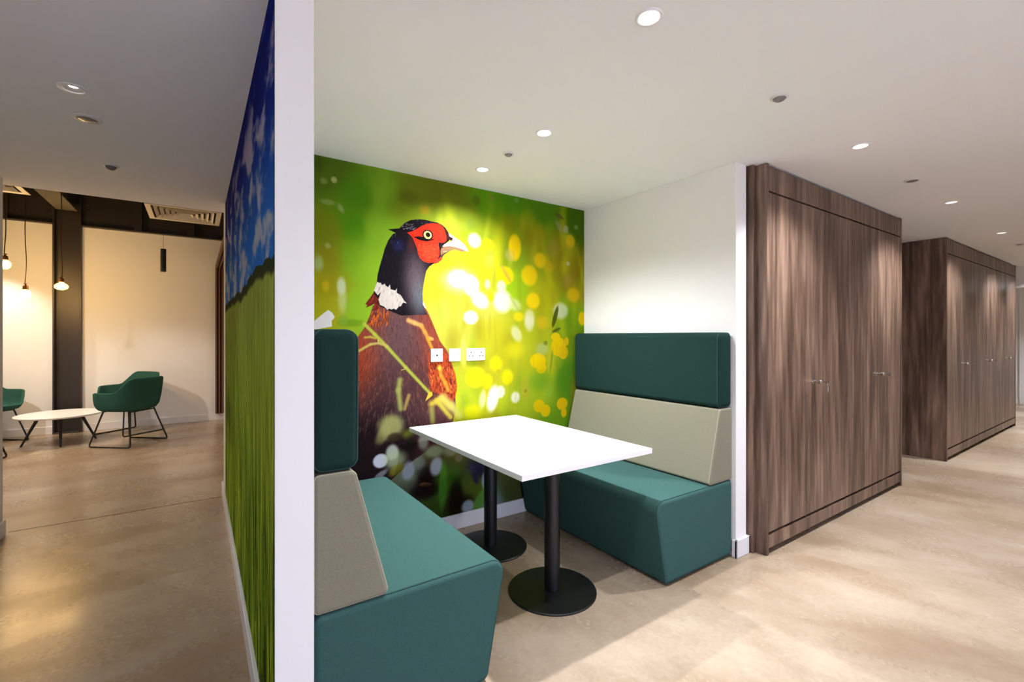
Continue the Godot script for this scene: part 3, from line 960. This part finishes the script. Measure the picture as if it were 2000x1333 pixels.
# fitted wardrobe unit between x0 and x1: two doors meeting at xm
func wardrobe(x0: float, xm: float, x1: float, label: String, left_end: bool, right_end: bool, keys: int, deep_to := 2.05) -> void:
	var f := 1.40
	var t := thing("wardrobe", label, "wardrobe", Vector3(x0, 0, -f), 0.0, "fitted wood-effect wardrobes")
	var wdt := x1 - x0
	var le := 0.022 if left_end else 0.0
	var re := 0.022 if right_end else 0.0
	var top := CEIL - 0.004
	var dep := deep_to - f
	var bx := func(a0: float, a1: float, h0: float, h1: float, b0: float, b1: float, e := 0.001) -> ArrayMesh:
		return solid(span(a0, a1, h0, h1, b0, b1, e))
	part("carcass", bx.call(le + 0.001, wdt - re - 0.001, 0.04, top - 0.002, 0.075, dep), mats.oak, t)
	if left_end:
		part("end_panel", bx.call(0.0, le, 0.0, top, -0.004, dep), mats.oak, t)
	if right_end:
		part("end_panel", bx.call(wdt - re, wdt, 0.0, top, -0.004, dep), mats.oak, t)
	part("fascia", bx.call(le + 0.003, wdt - re - 0.003, 2.166, top - 0.012, 0.0, 0.022), mats.oak, t)
	part("plinth", bx.call(le + 0.003, wdt - re - 0.003, 0.036, 0.116, 0.0, 0.022), mats.oak, t)
	var m := xm - x0
	var d0 := part("door", bx.call(le + 0.003, m - 0.002, 0.132, 2.156, 0.0, 0.022), mats.oak, t)
	part("door", bx.call(m + 0.002, wdt - re - 0.003, 0.132, 2.156, 0.0, 0.022), mats.oak, t)
	# round knob with its lock by the meeting edge
	var turn := Transform3D(Basis(Vector3.RIGHT, PI / 2.0), Vector3(m - 0.03, 1.0, 0.0))
	var knob := part("lock_knob", solid(moved(lathe([Vector2(0, 0), Vector2(0.017, 0), Vector2(0.017, 0.004), Vector2(0.009, 0.006), Vector2(0.008, 0.030), Vector2(0.013, 0.036), Vector2(0.0145, 0.052), Vector2(0.012, 0.057), Vector2(0, 0.058)], 24), turn), 40.0), mats.chrome, d0)
	knob.set_meta("label", "chrome lock knob")
	if keys > 0:
		var key := box(Vector3(0.0022, 0.007, 0.026), 0.0005)
		key = shifted(key, Vector3(m - 0.03, 1.0, 0.068))
		key.append_array(shifted(moved(lathe([Vector2(0, -0.0015), Vector2(0.011, -0.0015), Vector2(0.011, 0.0015), Vector2(0, 0.0015)], 16), Transform3D(Basis(Vector3.BACK, PI / 2.0), Vector3.ZERO)), Vector3(m - 0.03, 1.0, 0.088)))
		part("key", solid(key), mats.chrome, t)
	if keys > 1:
		var ringp := PackedVector3Array()
		for k in 16:
			ringp.append(Vector3(m - 0.03 + 0.012 * sin(TAU * k / 16), 0.985 + 0.012 * cos(TAU * k / 16), 0.093))
		part("key_ring", solid(tube(ringp, 0.0012, 5, true), 80.0), mats.chrome, t)
		part("spare_key", solid(shifted(box(Vector3(0.016, 0.034, 0.002), 0.0006), Vector3(m - 0.026, 0.955, 0.093))), mats.chrome, t)

func bulb_pendant(a: float, b: float, h: float, squat: bool, label: String, energy: float, hook := 3.38) -> void:
	var t := thing("bulb_pendant", label, "pendant lamp", Vector3(a, h, -b), 0.0, "filament bulbs hanging in the lounge")
	var top := hook - h
	var cord := PackedVector3Array()
	for k in 25:
		var y := lerpf(0.115, top, k / 24.0)
		cord.append(Vector3(0.006 * sin(y * 9.0 + a * 5.0) * (1.0 - k / 24.0), y, 0.005 * cos(y * 7.0)))
	part("cord", solid(tube(cord, 0.0045, 6), 80.0), mats.flex, t)
	part("ceiling_rose", solid(rod(0.03, top - 0.02, top, 20, 0.004)), mats.brass, t)
	part("lamp_holder", solid(lathe([Vector2(0, 0.052), Vector2(0.026, 0.052), Vector2(0.027, 0.06), Vector2(0.023, 0.062), Vector2(0.023, 0.090), Vector2(0.014, 0.098), Vector2(0.008, 0.102), Vector2(0.008, 0.112), Vector2(0.018, 0.114), Vector2(0.018, 0.118), Vector2(0.004, 0.122), Vector2(0, 0.122)], 20), 40.0), mats.brass, t)
	var r := 0.062 if squat else 0.048
	var hh := 0.042 if squat else 0.052
	var pr := []
	for k in 13:
		var g := -PI / 2.0 + (PI * 0.80) * k / 12.0
		pr.append(Vector2(r * cos(g), hh * sin(g)))
	pr.append(Vector2(0.020, 0.044 if squat else 0.048))
	pr.append(Vector2(0.018, 0.056))
	pr.append(Vector2(0.0, 0.056))
	pr[0] = Vector2(0, -hh)
	part("bulb_glass", solid(lathe(pr, 28), 60.0), mats.amber_glass, t)
	var fp := []
	for k in 9:
		var g := -PI / 2.0 + PI * k / 8.0
		fp.append(Vector2(maxf(0.0, 0.031 * cos(g)) if k in range(1, 8) else 0.0, 0.032 * sin(g)))
	part("bulb_filament", solid(lathe(fp, 20), 60.0), mats.filament, t)
	var l := OmniLight3D.new()
	l.name = "lamp"
	l.light_energy = energy
	l.light_color = Color(1.0, 0.80, 0.48)
	l.light_size = 0.02
	l.omni_range = 20.0
	l.omni_attenuation = 2.0
	l.shadow_enabled = true
	t.add_child(l)

func spot_pendant(a: float, b: float, h: float, label: String, energy: float, angle: float) -> void:
	var t := thing("cylinder_pendant", label, "pendant lamp", Vector3(a, h, -b), 0.0, "black cylinder pendants in the lounge")
	part("cylinder", solid(lathe([Vector2(0.026, 0.0), Vector2(0.031, 0.0), Vector2(0.031, 0.292), Vector2(0.028, 0.296), Vector2(0.0, 0.296), Vector2(0.0, 0.290), Vector2(0.026, 0.285), Vector2(0.026, 0.0)], 28)), mats.black_metal, t)
	part("cable", solid(tube(PackedVector3Array([Vector3(0, 0.295, 0), Vector3(0, 3.39 - h, 0)]), 0.002, 6)), mats.wire, t)
	part("lens", solid(rod(0.0255, 0.012, 0.016, 24)), mats.lens, t)
	var l := SpotLight3D.new()
	l.name = "lamp"
	l.light_energy = energy
	l.light_color = Color(1.0, 0.97, 0.94)
	l.light_size = 0.02
	l.spot_angle = angle
	l.spot_angle_attenuation = 0.6
	l.spot_range = 20.0
	l.spot_attenuation = 2.0
	l.shadow_enabled = true
	l.rotation.x = -PI / 2.0
	l.position.y = 0.004
	t.add_child(l)

func air_diffuser(a0: float, a1: float, b0: float, b1: float, h: float, label: String) -> void:
	var w := a1 - a0
	var d := b1 - b0
	var t := thing("air_diffuser", label, "vent", Vector3((a0 + a1) / 2.0, h, -(b0 + b1) / 2.0), 0.0, "square ceiling diffusers in the lounge")
	var ring := func(o: float, i: float, y0: float, y1: float) -> PackedVector3Array:
		# square frame whose outer lip sits at y0 and inner lip at y1 (fractions of the half size)
		var tr := PackedVector3Array()
		for k in 4:
			var u := Vector3(1, 0, 0).rotated(Vector3.UP, PI / 2.0 * k)
			var v := Vector3(0, 0, 1).rotated(Vector3.UP, PI / 2.0 * k)
			var c := func(f: float, s: float, y: float) -> Vector3:
				var p := u * f + v * f * s
				return Vector3(p.x * w / 2.0, y, p.z * d / 2.0)
			var lo := [c.call(o, -1.0, y0), c.call(o, 1.0, y0), c.call(i, 1.0, y1), c.call(i, -1.0, y1)]
			var th := Vector3(0, 0.006, 0)
			quad(tr, lo[0], lo[1], lo[2], lo[3])
			quad(tr, lo[3] + th, lo[2] + th, lo[1] + th, lo[0] + th)
			quad(tr, lo[1], lo[0], lo[0] + th, lo[1] + th)
			quad(tr, lo[3], lo[2], lo[2] + th, lo[3] + th)
		return tr
	part("frame", solid(ring.call(1.0, 0.86, 0.0, 0.004)), mats.grille, t)
	part("plenum", solid(shifted(box(Vector3(w * 0.84, 0.16, d * 0.84)), Vector3(0, 0.13, 0))), mats.slot, t)
	part("duct", solid(rod(0.08, 0.21, 3.4 - h, 20)), mats.slot, t)
	for k in 5:
		var o := 0.80 - 0.145 * k
		part("louvre", solid(ring.call(o, o - 0.085, 0.002, 0.030)), mats.grille, t)

func wall_plate(called: String, a: float, w: float, label: String) -> Node3D:
	var t := thing(called, label, "socket", Vector3(a, 1.174, -2.7785), 0.0, "white socket plates on the mural")
	part("plate", solid(shifted(box(Vector3(w, 0.086, 0.011), 0.003), Vector3(0, 0, 0.0055))), mats.plastic, t)
	for x in [-1.0, 1.0]:
		part("screw", solid(shifted(moved(rod(0.0028, 0.0, 0.0016, 10), Transform3D(Basis(Vector3.RIGHT, PI / 2.0), Vector3.ZERO)), Vector3(x * (w / 2.0 - 0.012), 0.0, 0.0105))), mats.slot, t)
	return t

func socket_pins(t: Node3D, x: float, y: float) -> void:
	for p in [[0.0, 0.012, 0.007, 0.010], [-0.012, -0.011, 0.010, 0.006], [0.012, -0.011, 0.010, 0.006]]:
		part("pin_hole", solid(shifted(box(Vector3(p[2], p[3], 0.001)), Vector3(x + p[0], y + p[1], 0.0112))), mats.slot, t)

func _ready() -> void:
	# ------------------------------------------------------------ camera
	var cam := Camera3D.new()
	cam.name = "camera"
	cam.projection = Camera3D.PROJECTION_FRUSTUM
	cam.keep_aspect = Camera3D.KEEP_HEIGHT
	cam.near = 0.05
	cam.far = 60.0
	cam.size = 1333.0 / 900.0 * cam.near
	cam.frustum_offset = Vector2(0.0, -9.5 / 900.0 * cam.near)
	cam.position = Vector3(0, EYE, 0)
	cam.rotation.y = -deg_to_rad(34.346)
	cam.current = true
	add_child(cam)
	# ------------------------------------------------------------ daylight outside unseen windows added behind the camera, ground bright to lift the ceiling
	var env := Environment.new()
	env.background_mode = Environment.BG_SKY
	var sky := Sky.new()
	var air := ProceduralSkyMaterial.new()
	air.sky_top_color = rgb8(176, 190, 232)
	air.sky_horizon_color = rgb8(206, 212, 240)
	air.ground_horizon_color = rgb8(192, 192, 208)
	air.ground_bottom_color = rgb8(182, 182, 198)
	air.sun_angle_max = 1.0
	sky.sky_material = air
	env.sky = sky
	env.background_energy_multiplier = 6.7
	env.tonemap_mode = Environment.TONE_MAPPER_LINEAR
	env.tonemap_exposure = 1.3
	env.sdfgi_enabled = true
	env.ssao_enabled = true
	env.ssil_enabled = true
	var we := WorldEnvironment.new()
	we.name = "world_environment"
	we.environment = env
	add_child(we)
	make_materials()

	# ------------------------------------------------------------ room shell
	struct("floor", span(-4.6, 13.3, -0.15, 0.0, -2.75, 8.8), mats.cement)
	var lights := [[1.2, 0.975], [1.445, 1.827], [1.45, 2.442], [2.954, 0.991], [4.767, 1.015], [6.59, 1.035], [8.41, 1.04], [9.7, 1.04], [-0.424, 2.603], [11.6, 0.95]]  # last entry is an unseen lamp added to brighten the corridor end
	var top := CSGBox3D.new()
	top.name = "ceiling"
	top.size = Vector3(14.50, 0.12, 7.25)
	top.position = Vector3(6.05, CEIL + 0.06, -0.895)
	top.material = mats.ceiling
	top.set_meta("kind", "structure")
	for l in lights:
		var hole := CSGCylinder3D.new()
		hole.name = "recess"
		hole.operation = CSGShape3D.OPERATION_SUBTRACTION
		hole.radius = 0.0345
		hole.height = 0.12
		hole.sides = 32
		hole.position = Vector3(l[0], CEIL, -l[1]) - top.position
		hole.material = mats.ceiling
		top.add_child(hole, true)
	add_child(top)
	struct("wall_left", span(-1.17, -1.047, 0.0, CEIL, -2.6, 4.357), mats.wall)
	struct("wall_middle", span(0.182, 0.287, 0.0, CEIL, 1.461, 4.5, 0.002), mats.wall)
	struct("wall_booth_back", span(0.287, 13.0, 0.0, CEIL, 2.78, 2.9), mats.wall)
	struct("wall_booth_right", span(2.613, 2.724, 0.0, CEIL, 1.492, 2.78, 0.002), mats.wall)
	struct("wall_right", span(13.0, 13.15, 0.0, CEIL, -2.6, 2.9), mats.wall)
	struct("wall_header", span(10.02, 10.14, 2.02, CEIL, -2.6, 2.78), mats.wall)
	# wall behind the camera with two tall unseen windows added for daylight
	var wb := span(-1.15, 13.15, 0.0, 0.12, -2.72, -2.6)
	wb.append_array(span(-1.15, 13.15, 2.24, CEIL, -2.72, -2.6))
	var edges := [-1.15, -0.7, 0.9, 1.2, 2.8, 13.15]
	for i in range(0, 6, 2):
		wb.append_array(span(edges[i], edges[i + 1], 0.12, 2.24, -2.72, -2.6))
	struct("wall_back", wb, mats.wall)
	for i in 2:
		var x0: float = edges[2 * i + 1]
		var x1: float = edges[2 * i + 2]
		var fr := span(x0, x1, 0.12, 0.17, -2.69, -2.63)
		fr.append_array(span(x0, x1, 2.19, 2.24, -2.69, -2.63))
		fr.append_array(span(x0, x0 + 0.05, 0.17, 2.19, -2.69, -2.63))
		fr.append_array(span(x1 - 0.05, x1, 0.17, 2.19, -2.69, -2.63))
		fr.append_array(span((x0 + x1) / 2 - 0.025, (x0 + x1) / 2 + 0.025, 0.17, 2.19, -2.69, -2.63))
		var w := struct("window_added_%d" % (i + 1), fr, mats.trim)
		part("pane", solid(span(x0 + 0.05, (x0 + x1) / 2 - 0.025, 0.17, 2.19, -2.664, -2.660)), mats.pane, w)
		part("pane", solid(span((x0 + x1) / 2 + 0.025, x1 - 0.05, 0.17, 2.19, -2.664, -2.660)), mats.pane, w)
	# lounge shell, higher than the corridor
	struct("wall_lounge_front", span(-4.6, -1.17, 0.0, 3.4, 4.257, 4.357), mats.wall)
	struct("wall_bulkhead", span(-1.2, 0.287, CEIL + 0.12, 3.4, 4.25, 4.5), mats.wall)
	struct("wall_lounge_left", span(-4.6, -4.5, 0.0, 3.4, 4.357, 8.5), mats.wall)
	struct("wall_lounge_right", span(1.1, 1.22, 0.0, 3.4, 4.5, 8.5), mats.wall)
	struct("wall_lounge_front_right", span(0.287, 1.22, 0.0, 3.4, 4.40, 4.5), mats.wall)
	var lb := span(-4.6, -1.577, 0.0, 2.787, 8.5, 8.66)
	lb.append_array(span(-1.293, 1.22, 0.0, 2.787, 8.5, 8.66))
	struct("wall_lounge_back", lb, mats.wall)
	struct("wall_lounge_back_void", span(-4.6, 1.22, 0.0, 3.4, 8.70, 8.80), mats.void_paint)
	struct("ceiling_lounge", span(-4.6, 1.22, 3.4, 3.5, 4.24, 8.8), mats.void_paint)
	# skirting boards
	struct("baseboard_booth", span(0.290, 2.612, 0.0, 0.10, 2.764, 2.7798, 0.003), mats.trim)
	struct("baseboard_middle", span(0.166, 0.1815, 0.0, 0.10, 1.463, 4.498, 0.003), mats.trim)
	struct("baseboard_left", span(-1.0468, -1.032, 0.0, 0.10, -2.59, 4.357, 0.003), mats.trim)
	var post := span(2.596, 2.741, 0.0, 0.105, 1.476, 1.4918, 0.003)
	post.append_array(span(2.7242, 2.741, 0.0, 0.105, 1.476, 1.56, 0.003))
	post.append_array(span(2.596, 2.6128, 0.0, 0.105, 1.476, 1.51, 0.003))
	struct("baseboard_post", post, mats.trim)
	struct("baseboard_lounge", span(-4.49, -1.58, 0.0, 0.10, 8.484, 8.4998, 0.003), mats.trim)
	struct("baseboard_lounge_right", span(-1.29, 1.099, 0.0, 0.10, 8.484, 8.4998, 0.003), mats.trim)
	struct("baseboard_right", span(12.984, 12.9998, 0.0, 0.10, -2.59, 2.77, 0.003), mats.trim)
	struct("trim_2", span(-1.031, 0.165, 0.0, 0.0015, 4.400, 4.405), mats.floor_strip)  # thin brown strip across the corridor floor by the lounge opening
	# white door in the end wall
	var door := struct("door_1", span(12.955, 12.9835, 0.008, 2.04, 0.88, 1.72, 0.002), mats.trim)
	var arch := span(12.945, 12.9838, 0.0, 2.12, 0.80, 0.872, 0.004)
	arch.append_array(span(12.945, 12.9838, 0.0, 2.12, 1.728, 1.80, 0.004))
	arch.append_array(span(12.945, 12.9838, 2.048, 2.12, 0.872, 1.728, 0.004))
	part("architrave", solid(arch), mats.trim, door)
	part("door_handle", solid(tube(bend([Vector3(12.95, 1.0, -0.95), Vector3(12.90, 1.0, -0.95), Vector3(12.90, 1.0, -1.08)], 0.012), 0.009, 8)), mats.chrome, door)

	# ------------------------------------------------------------ printed walls
	print_panel("wall_mural", pheasant_print(), Vector3(0.2872, 0.0, -2.7798), Vector3(2.3256, 0, 0), Vector3(0, CEIL - 0.0005, 0), "full-height photo mural of a red-faced pheasant among yellow buttercups")
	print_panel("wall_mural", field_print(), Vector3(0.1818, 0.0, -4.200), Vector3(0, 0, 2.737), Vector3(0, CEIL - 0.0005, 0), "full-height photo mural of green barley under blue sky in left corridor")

	# ------------------------------------------------------------ ceiling fittings
	var words := ["largest lit round downlight at the top centre, nearest the camera", "lit round downlight above the middle of the white booth table", "lit round downlight closest to the pheasant mural", "lit round downlight in front of the nearest wardrobe's left door", "lit round downlight in front of the second wardrobe's right door", "small lit round downlight before the left edge of the far wardrobe run", "lit downlight outside the frame before the middle far wardrobe", "lit downlight outside the frame before the farthest wardrobe", "deep-set downlight with a small bright lamp in the left corridor ceiling", "unseen downlight added beyond the header to brighten the corridor end"]
	var power := [2.5, 4.6, 4.6, 4.2, 4.2, 4.2, 4.2, 4.2, 0.8, 6.0]
	for i in lights.size():
		downlight(lights[i][0], lights[i][1], words[i], power[i], 40.0 if i == 8 else (71.0 if i in [1, 2] else 62.0), i == 8)
	sensor(2.064, 0.986, "round grey domed ceiling sensor right of the largest downlight", 0.036, 0.016)
	sensor(1.444, 2.149, "small round ceiling sensor between the two booth downlights", 0.032, 0.014)
	sensor(3.884, 1.017, "flat round ceiling sensor in front of the nearer wardrobe pair", 0.045, 0.006)
	sensor(7.57, 1.046, "tiny round ceiling sensor at the right edge, before far wardrobes", 0.045, 0.010)
	sensor(-0.427, 2.926, "flat round ceiling sensor beside the deep-set downlight in left corridor", 0.055, 0.005)
	sensor(-0.428, 3.654, "dark domed ceiling sensor nearest the lounge in left corridor", 0.040, 0.024)

	# ------------------------------------------------------------ booth
	bench("booth_bench", Vector3(0.2895, 0, -1.472), false, 1.285, "green and beige high-backed bench on the left, beside the white post")
	bench("booth_bench", Vector3(2.6105, 0, -1.511), true, 1.245, "green and beige high-backed bench on the right, beside the wardrobes")
	var tb := thing("booth_table", "white rectangular table on two black round-footed columns between the benches", "table", Vector3(1.487, 0, -2.115))
	part("table_top", solid(shifted(box(Vector3(0.806, 0.004, 1.200), 0.001), Vector3(0, 0.733, 0))), mats.white_top, tb)
	part("edge_band", solid(shifted(box(Vector3(0.806, 0.021, 1.200), 0.001), Vector3(0, 0.7205, 0))), mats.white_top, tb)
	for z in [0.285, -0.315]:
		var col := part("column", solid(shifted(rod(0.040, 0.010, 0.704, 32), Vector3(0.012, 0, z)), 40.0), mats.black_metal, tb)
		part("foot_disc", solid(shifted(lathe([Vector2(0, 0), Vector2(0.224, 0), Vector2(0.225, 0.006), Vector2(0.221, 0.010), Vector2(0, 0.012)], 64), Vector3(0.012, 0, z))), mats.black_metal, tb)
		part("mounting_plate", solid(shifted(box(Vector3(0.36, 0.006, 0.36), 0.002), Vector3(0.012, 0.707, z))), mats.black_metal, tb)
	# plates on the mural
	var s1 := wall_plate("aerial_outlet", 1.297, 0.086, "square white plate with one black centre hole, leftmost on pheasant mural")
	part("centre_hole", solid(shifted(moved(rod(0.0065, 0.0, 0.0016, 16), Transform3D(Basis(Vector3.RIGHT, PI / 2.0), Vector3.ZERO)), Vector3(0, 0, 0.0105))), mats.slot, s1)
	var s2 := wall_plate("data_outlet", 1.4285, 0.086, "square white plain plate, middle of three on pheasant mural")
	for x in [-0.014, 0.014]:
		part("shutter", solid(shifted(box(Vector3(0.020, 0.022, 0.0015), 0.0005), Vector3(x, 0.006, 0.0112))), mats.trim, s2)
	var s3 := wall_plate("double_socket", 1.5915, 0.146, "wide white double socket, rightmost of three on pheasant mural")
	for x in [-0.040, 0.040]:
		socket_pins(s3, x, 0.002)
	for x in [-0.009, 0.009]:
		part("switch", solid(shifted(box(Vector3(0.012, 0.020, 0.003), 0.001), Vector3(x, 0.012, 0.0118))), mats.trim, s3)

	# ------------------------------------------------------------ wardrobes
	struct("trim_1", span(2.742, 2.776, 0.0, CEIL - 0.001, 1.46, 1.50, 0.001), mats.oak)
	wardrobe(2.776, 3.403, 4.012, "wood-effect double-door wardrobe nearest the booth, keys hanging from its knob", true, false, 2)
	wardrobe(4.0125, 4.504, 5.062, "wood-effect double-door wardrobe at the right end of the nearer pair", false, true, 1)
	wardrobe(6.40, 6.98, 7.534, "wood-effect wardrobe at the left of the far run, its dark side exposed", true, false, 1, 2.77)
	wardrobe(7.5345, 8.09, 8.62, "wood-effect wardrobe in the middle of the far run", false, false, 1, 2.77)
	wardrobe(8.6205, 9.16, 9.80, "wood-effect wardrobe at the far right end of corridor", false, true, 1, 2.77)

	# ------------------------------------------------------------ lounge steelwork
	var sc := thing("steel_column", "dark brown steel column standing between the lounge's white wall panels", "column", Vector3(-1.435, 0, -8.5))
	part("flange", solid(span(-0.140, -0.122, 0.0, 3.39, -0.07, 0.13, 0.002)), mats.steel, sc)
	part("flange", solid(span(0.122, 0.140, 0.0, 3.39, -0.07, 0.13, 0.002)), mats.steel, sc)
	part("web", solid(span(-0.122, 0.122, 0.0, 3.39, 0.03, 0.045)), mats.steel, sc)
	part("foot_plate", solid(span(-0.139, 0.139, 0.0, 0.018, -0.069, 0.02, 0.002)), mats.steel, sc)
	for seg in [["dark steel beam above the white lounge wall, right of the column", -1.293, 1.098], ["dark steel beam above the yellow-lit lounge wall, left of the column", -4.49, -1.577]]:
		var bm := thing("steel_beam", seg[0], "beam", Vector3(seg[1], 2.79, -8.5))
		var ln: float = seg[2] - seg[1]
		part("flange", solid(span(0.0, ln, 0.0, 0.018, -0.06, 0.14, 0.002)), mats.steel, bm)
		part("flange", solid(span(0.0, ln, 0.46, 0.478, -0.06, 0.14, 0.002)), mats.steel, bm)
		part("web", solid(span(0.0, ln, 0.018, 0.46, 0.035, 0.05)), mats.steel, bm)
		for k in 4:
			var x := 0.55 + 0.62 * k
			if x < ln - 0.1:
				part("stiffener", solid(span(x, x + 0.09, 0.018, 0.46, -0.055, 0.035, 0.001)), mats.steel, bm)
		var ex: float = 0.02 if seg[1] > -2.0 else ln - 0.02
		for k in 5:
			part("bolt", solid(shifted(moved(rod(0.014, 0.0, 0.02, 6), Transform3D(Basis(Vector3.RIGHT, PI / 2.0), Vector3.ZERO)), Vector3(ex + (0.03 if seg[1] > -2.0 else -0.03), 0.07 + 0.085 * k, -0.035))), mats.steel, bm)
	var rf := thing("steel_rafter", "grey steel rafter running overhead from the lounge column towards the corridor", "beam", Vector3(-1.435, 2.98, -8.42))
	part("flange", solid(span(-0.105, 0.105, 0.0, 0.016, -3.9, 0.0, 0.002)), mats.rafter, rf)
	part("flange", solid(span(-0.105, 0.105, 0.39, 0.405, -3.9, 0.0, 0.002)), mats.rafter, rf)
	part("web", solid(span(-0.006, 0.006, 0.016, 0.39, -3.9, 0.0)), mats.rafter, rf)
	air_diffuser(-0.45, 0.225, 6.02, 6.745, 2.66, "cream square louvred air diffuser above the right of the lounge wall")
	air_diffuser(-2.00, -1.325, 5.57, 6.295, 2.66, "cream square louvred air diffuser cut off at the left edge")
	# timber slats that climb the back wall and fold over towards the corridor
	var scr := thing("slatted_screen", "brown timber slats climbing the lounge wall and folding overhead, beside barley mural", "screen", Vector3(0.232, 0.105, -8.484))
	part("backing", solid(span(0.0, 0.80, 0.0, 2.27, -0.016, -0.004)), mats.slat_back, scr)
	part("top_backing", solid(span(0.0, 0.80, 2.27, 2.282, -2.6, -0.004)), mats.slat_back, scr)
	for k in 20:
		var x := 0.04 * k
		part("slat", solid(span(x, x + 0.024, 0.0, 2.27, -0.062, -0.016, 0.001)), mats.slat, scr)
		part("top_slat", solid(span(x, x + 0.024, 2.224, 2.27, -2.6, -0.063, 0.001)), mats.slat, scr)

	# ------------------------------------------------------------ lounge furniture and lamps
	bulb_pendant(-1.736, 7.3, 2.085, false, "glowing filament bulb pendant cut off at the left edge", 0.36)
	bulb_pendant(-1.579, 7.3, 1.768, false, "lowest glowing filament bulb pendant, middle of the three", 0.36)
	bulb_pendant(-1.289, 7.3, 1.871, true, "squat glowing filament bulb pendant in front of the steel column", 0.36)
	spot_pendant(-0.363, 7.5, 2.138, "slim black cylinder pendant hanging before the white lounge wall", 0.6, 60.0)
	spot_pendant(-2.1, 8.05, 2.45, "slim black cylinder pendant outside the frame, left of the bulbs", 1.3, 50.0)
	spot_pendant(-2.3, 6.2, 2.45, "unseen black cylinder pendant added to even the wall light, in the lounge's front left", 2.9, 80.0)  # unseen lamp added so the lounge back wall is lit evenly
	var ct := thing("coffee_table", "round white low table on splayed black legs before the lounge column", "table", Vector3(-1.37, 0, -7.72), 0.0)
	part("table_top", solid(lathe([Vector2(0, 0.338), Vector2(0.385, 0.338), Vector2(0.402, 0.350), Vector2(0.402, 0.358), Vector2(0.398, 0.361), Vector2(0, 0.361)], 56), 30.0), mats.white_top, ct)
	for p in [Vector3(-0.335, 0, 0.03), Vector3(0.05, 0, 0.29), Vector3(0.31, 0, -0.09), Vector3(-0.05, 0, -0.30)]:
		var up: Vector3 = p * 0.55 + Vector3(0, 0.340, 0)
		part("leg", solid(moved(lathe([Vector2(0, 0), Vector2(0.011, 0), Vector2(0.020, 1.0), Vector2(0, 1.0)], 14), Transform3D(Basis(Vector3.RIGHT, up - p, Vector3.BACK), p)), 40.0), mats.wire, ct)
	tub_chair("green tub chair nearest the camera, its side turned, on black sled legs", -0.68, 7.25, -0.776, 0.63)
	tub_chair("shadowed dark green tub chair half hidden behind the nearer one", -0.757, 8.05, -0.77, -0.64)
	tub_chair("pale-lit green tub chair cut off at the left edge, behind the round table", -2.09, 8.07, 0.79, -0.61)
	tub_chair("tub chair almost out of frame at left edge, one black leg showing", -2.03, 7.02, 0.45, 0.89)
	var so := thing("floor_socket", "small white socket low on the lounge wall behind the chairs", "socket", Vector3(-0.80, 0.30, -8.4995))
	part("plate", solid(shifted(box(Vector3(0.086, 0.086, 0.010), 0.002), Vector3(0, 0, 0.005))), mats.plastic, so)
	socket_pins(so, 0.0, 0.0)
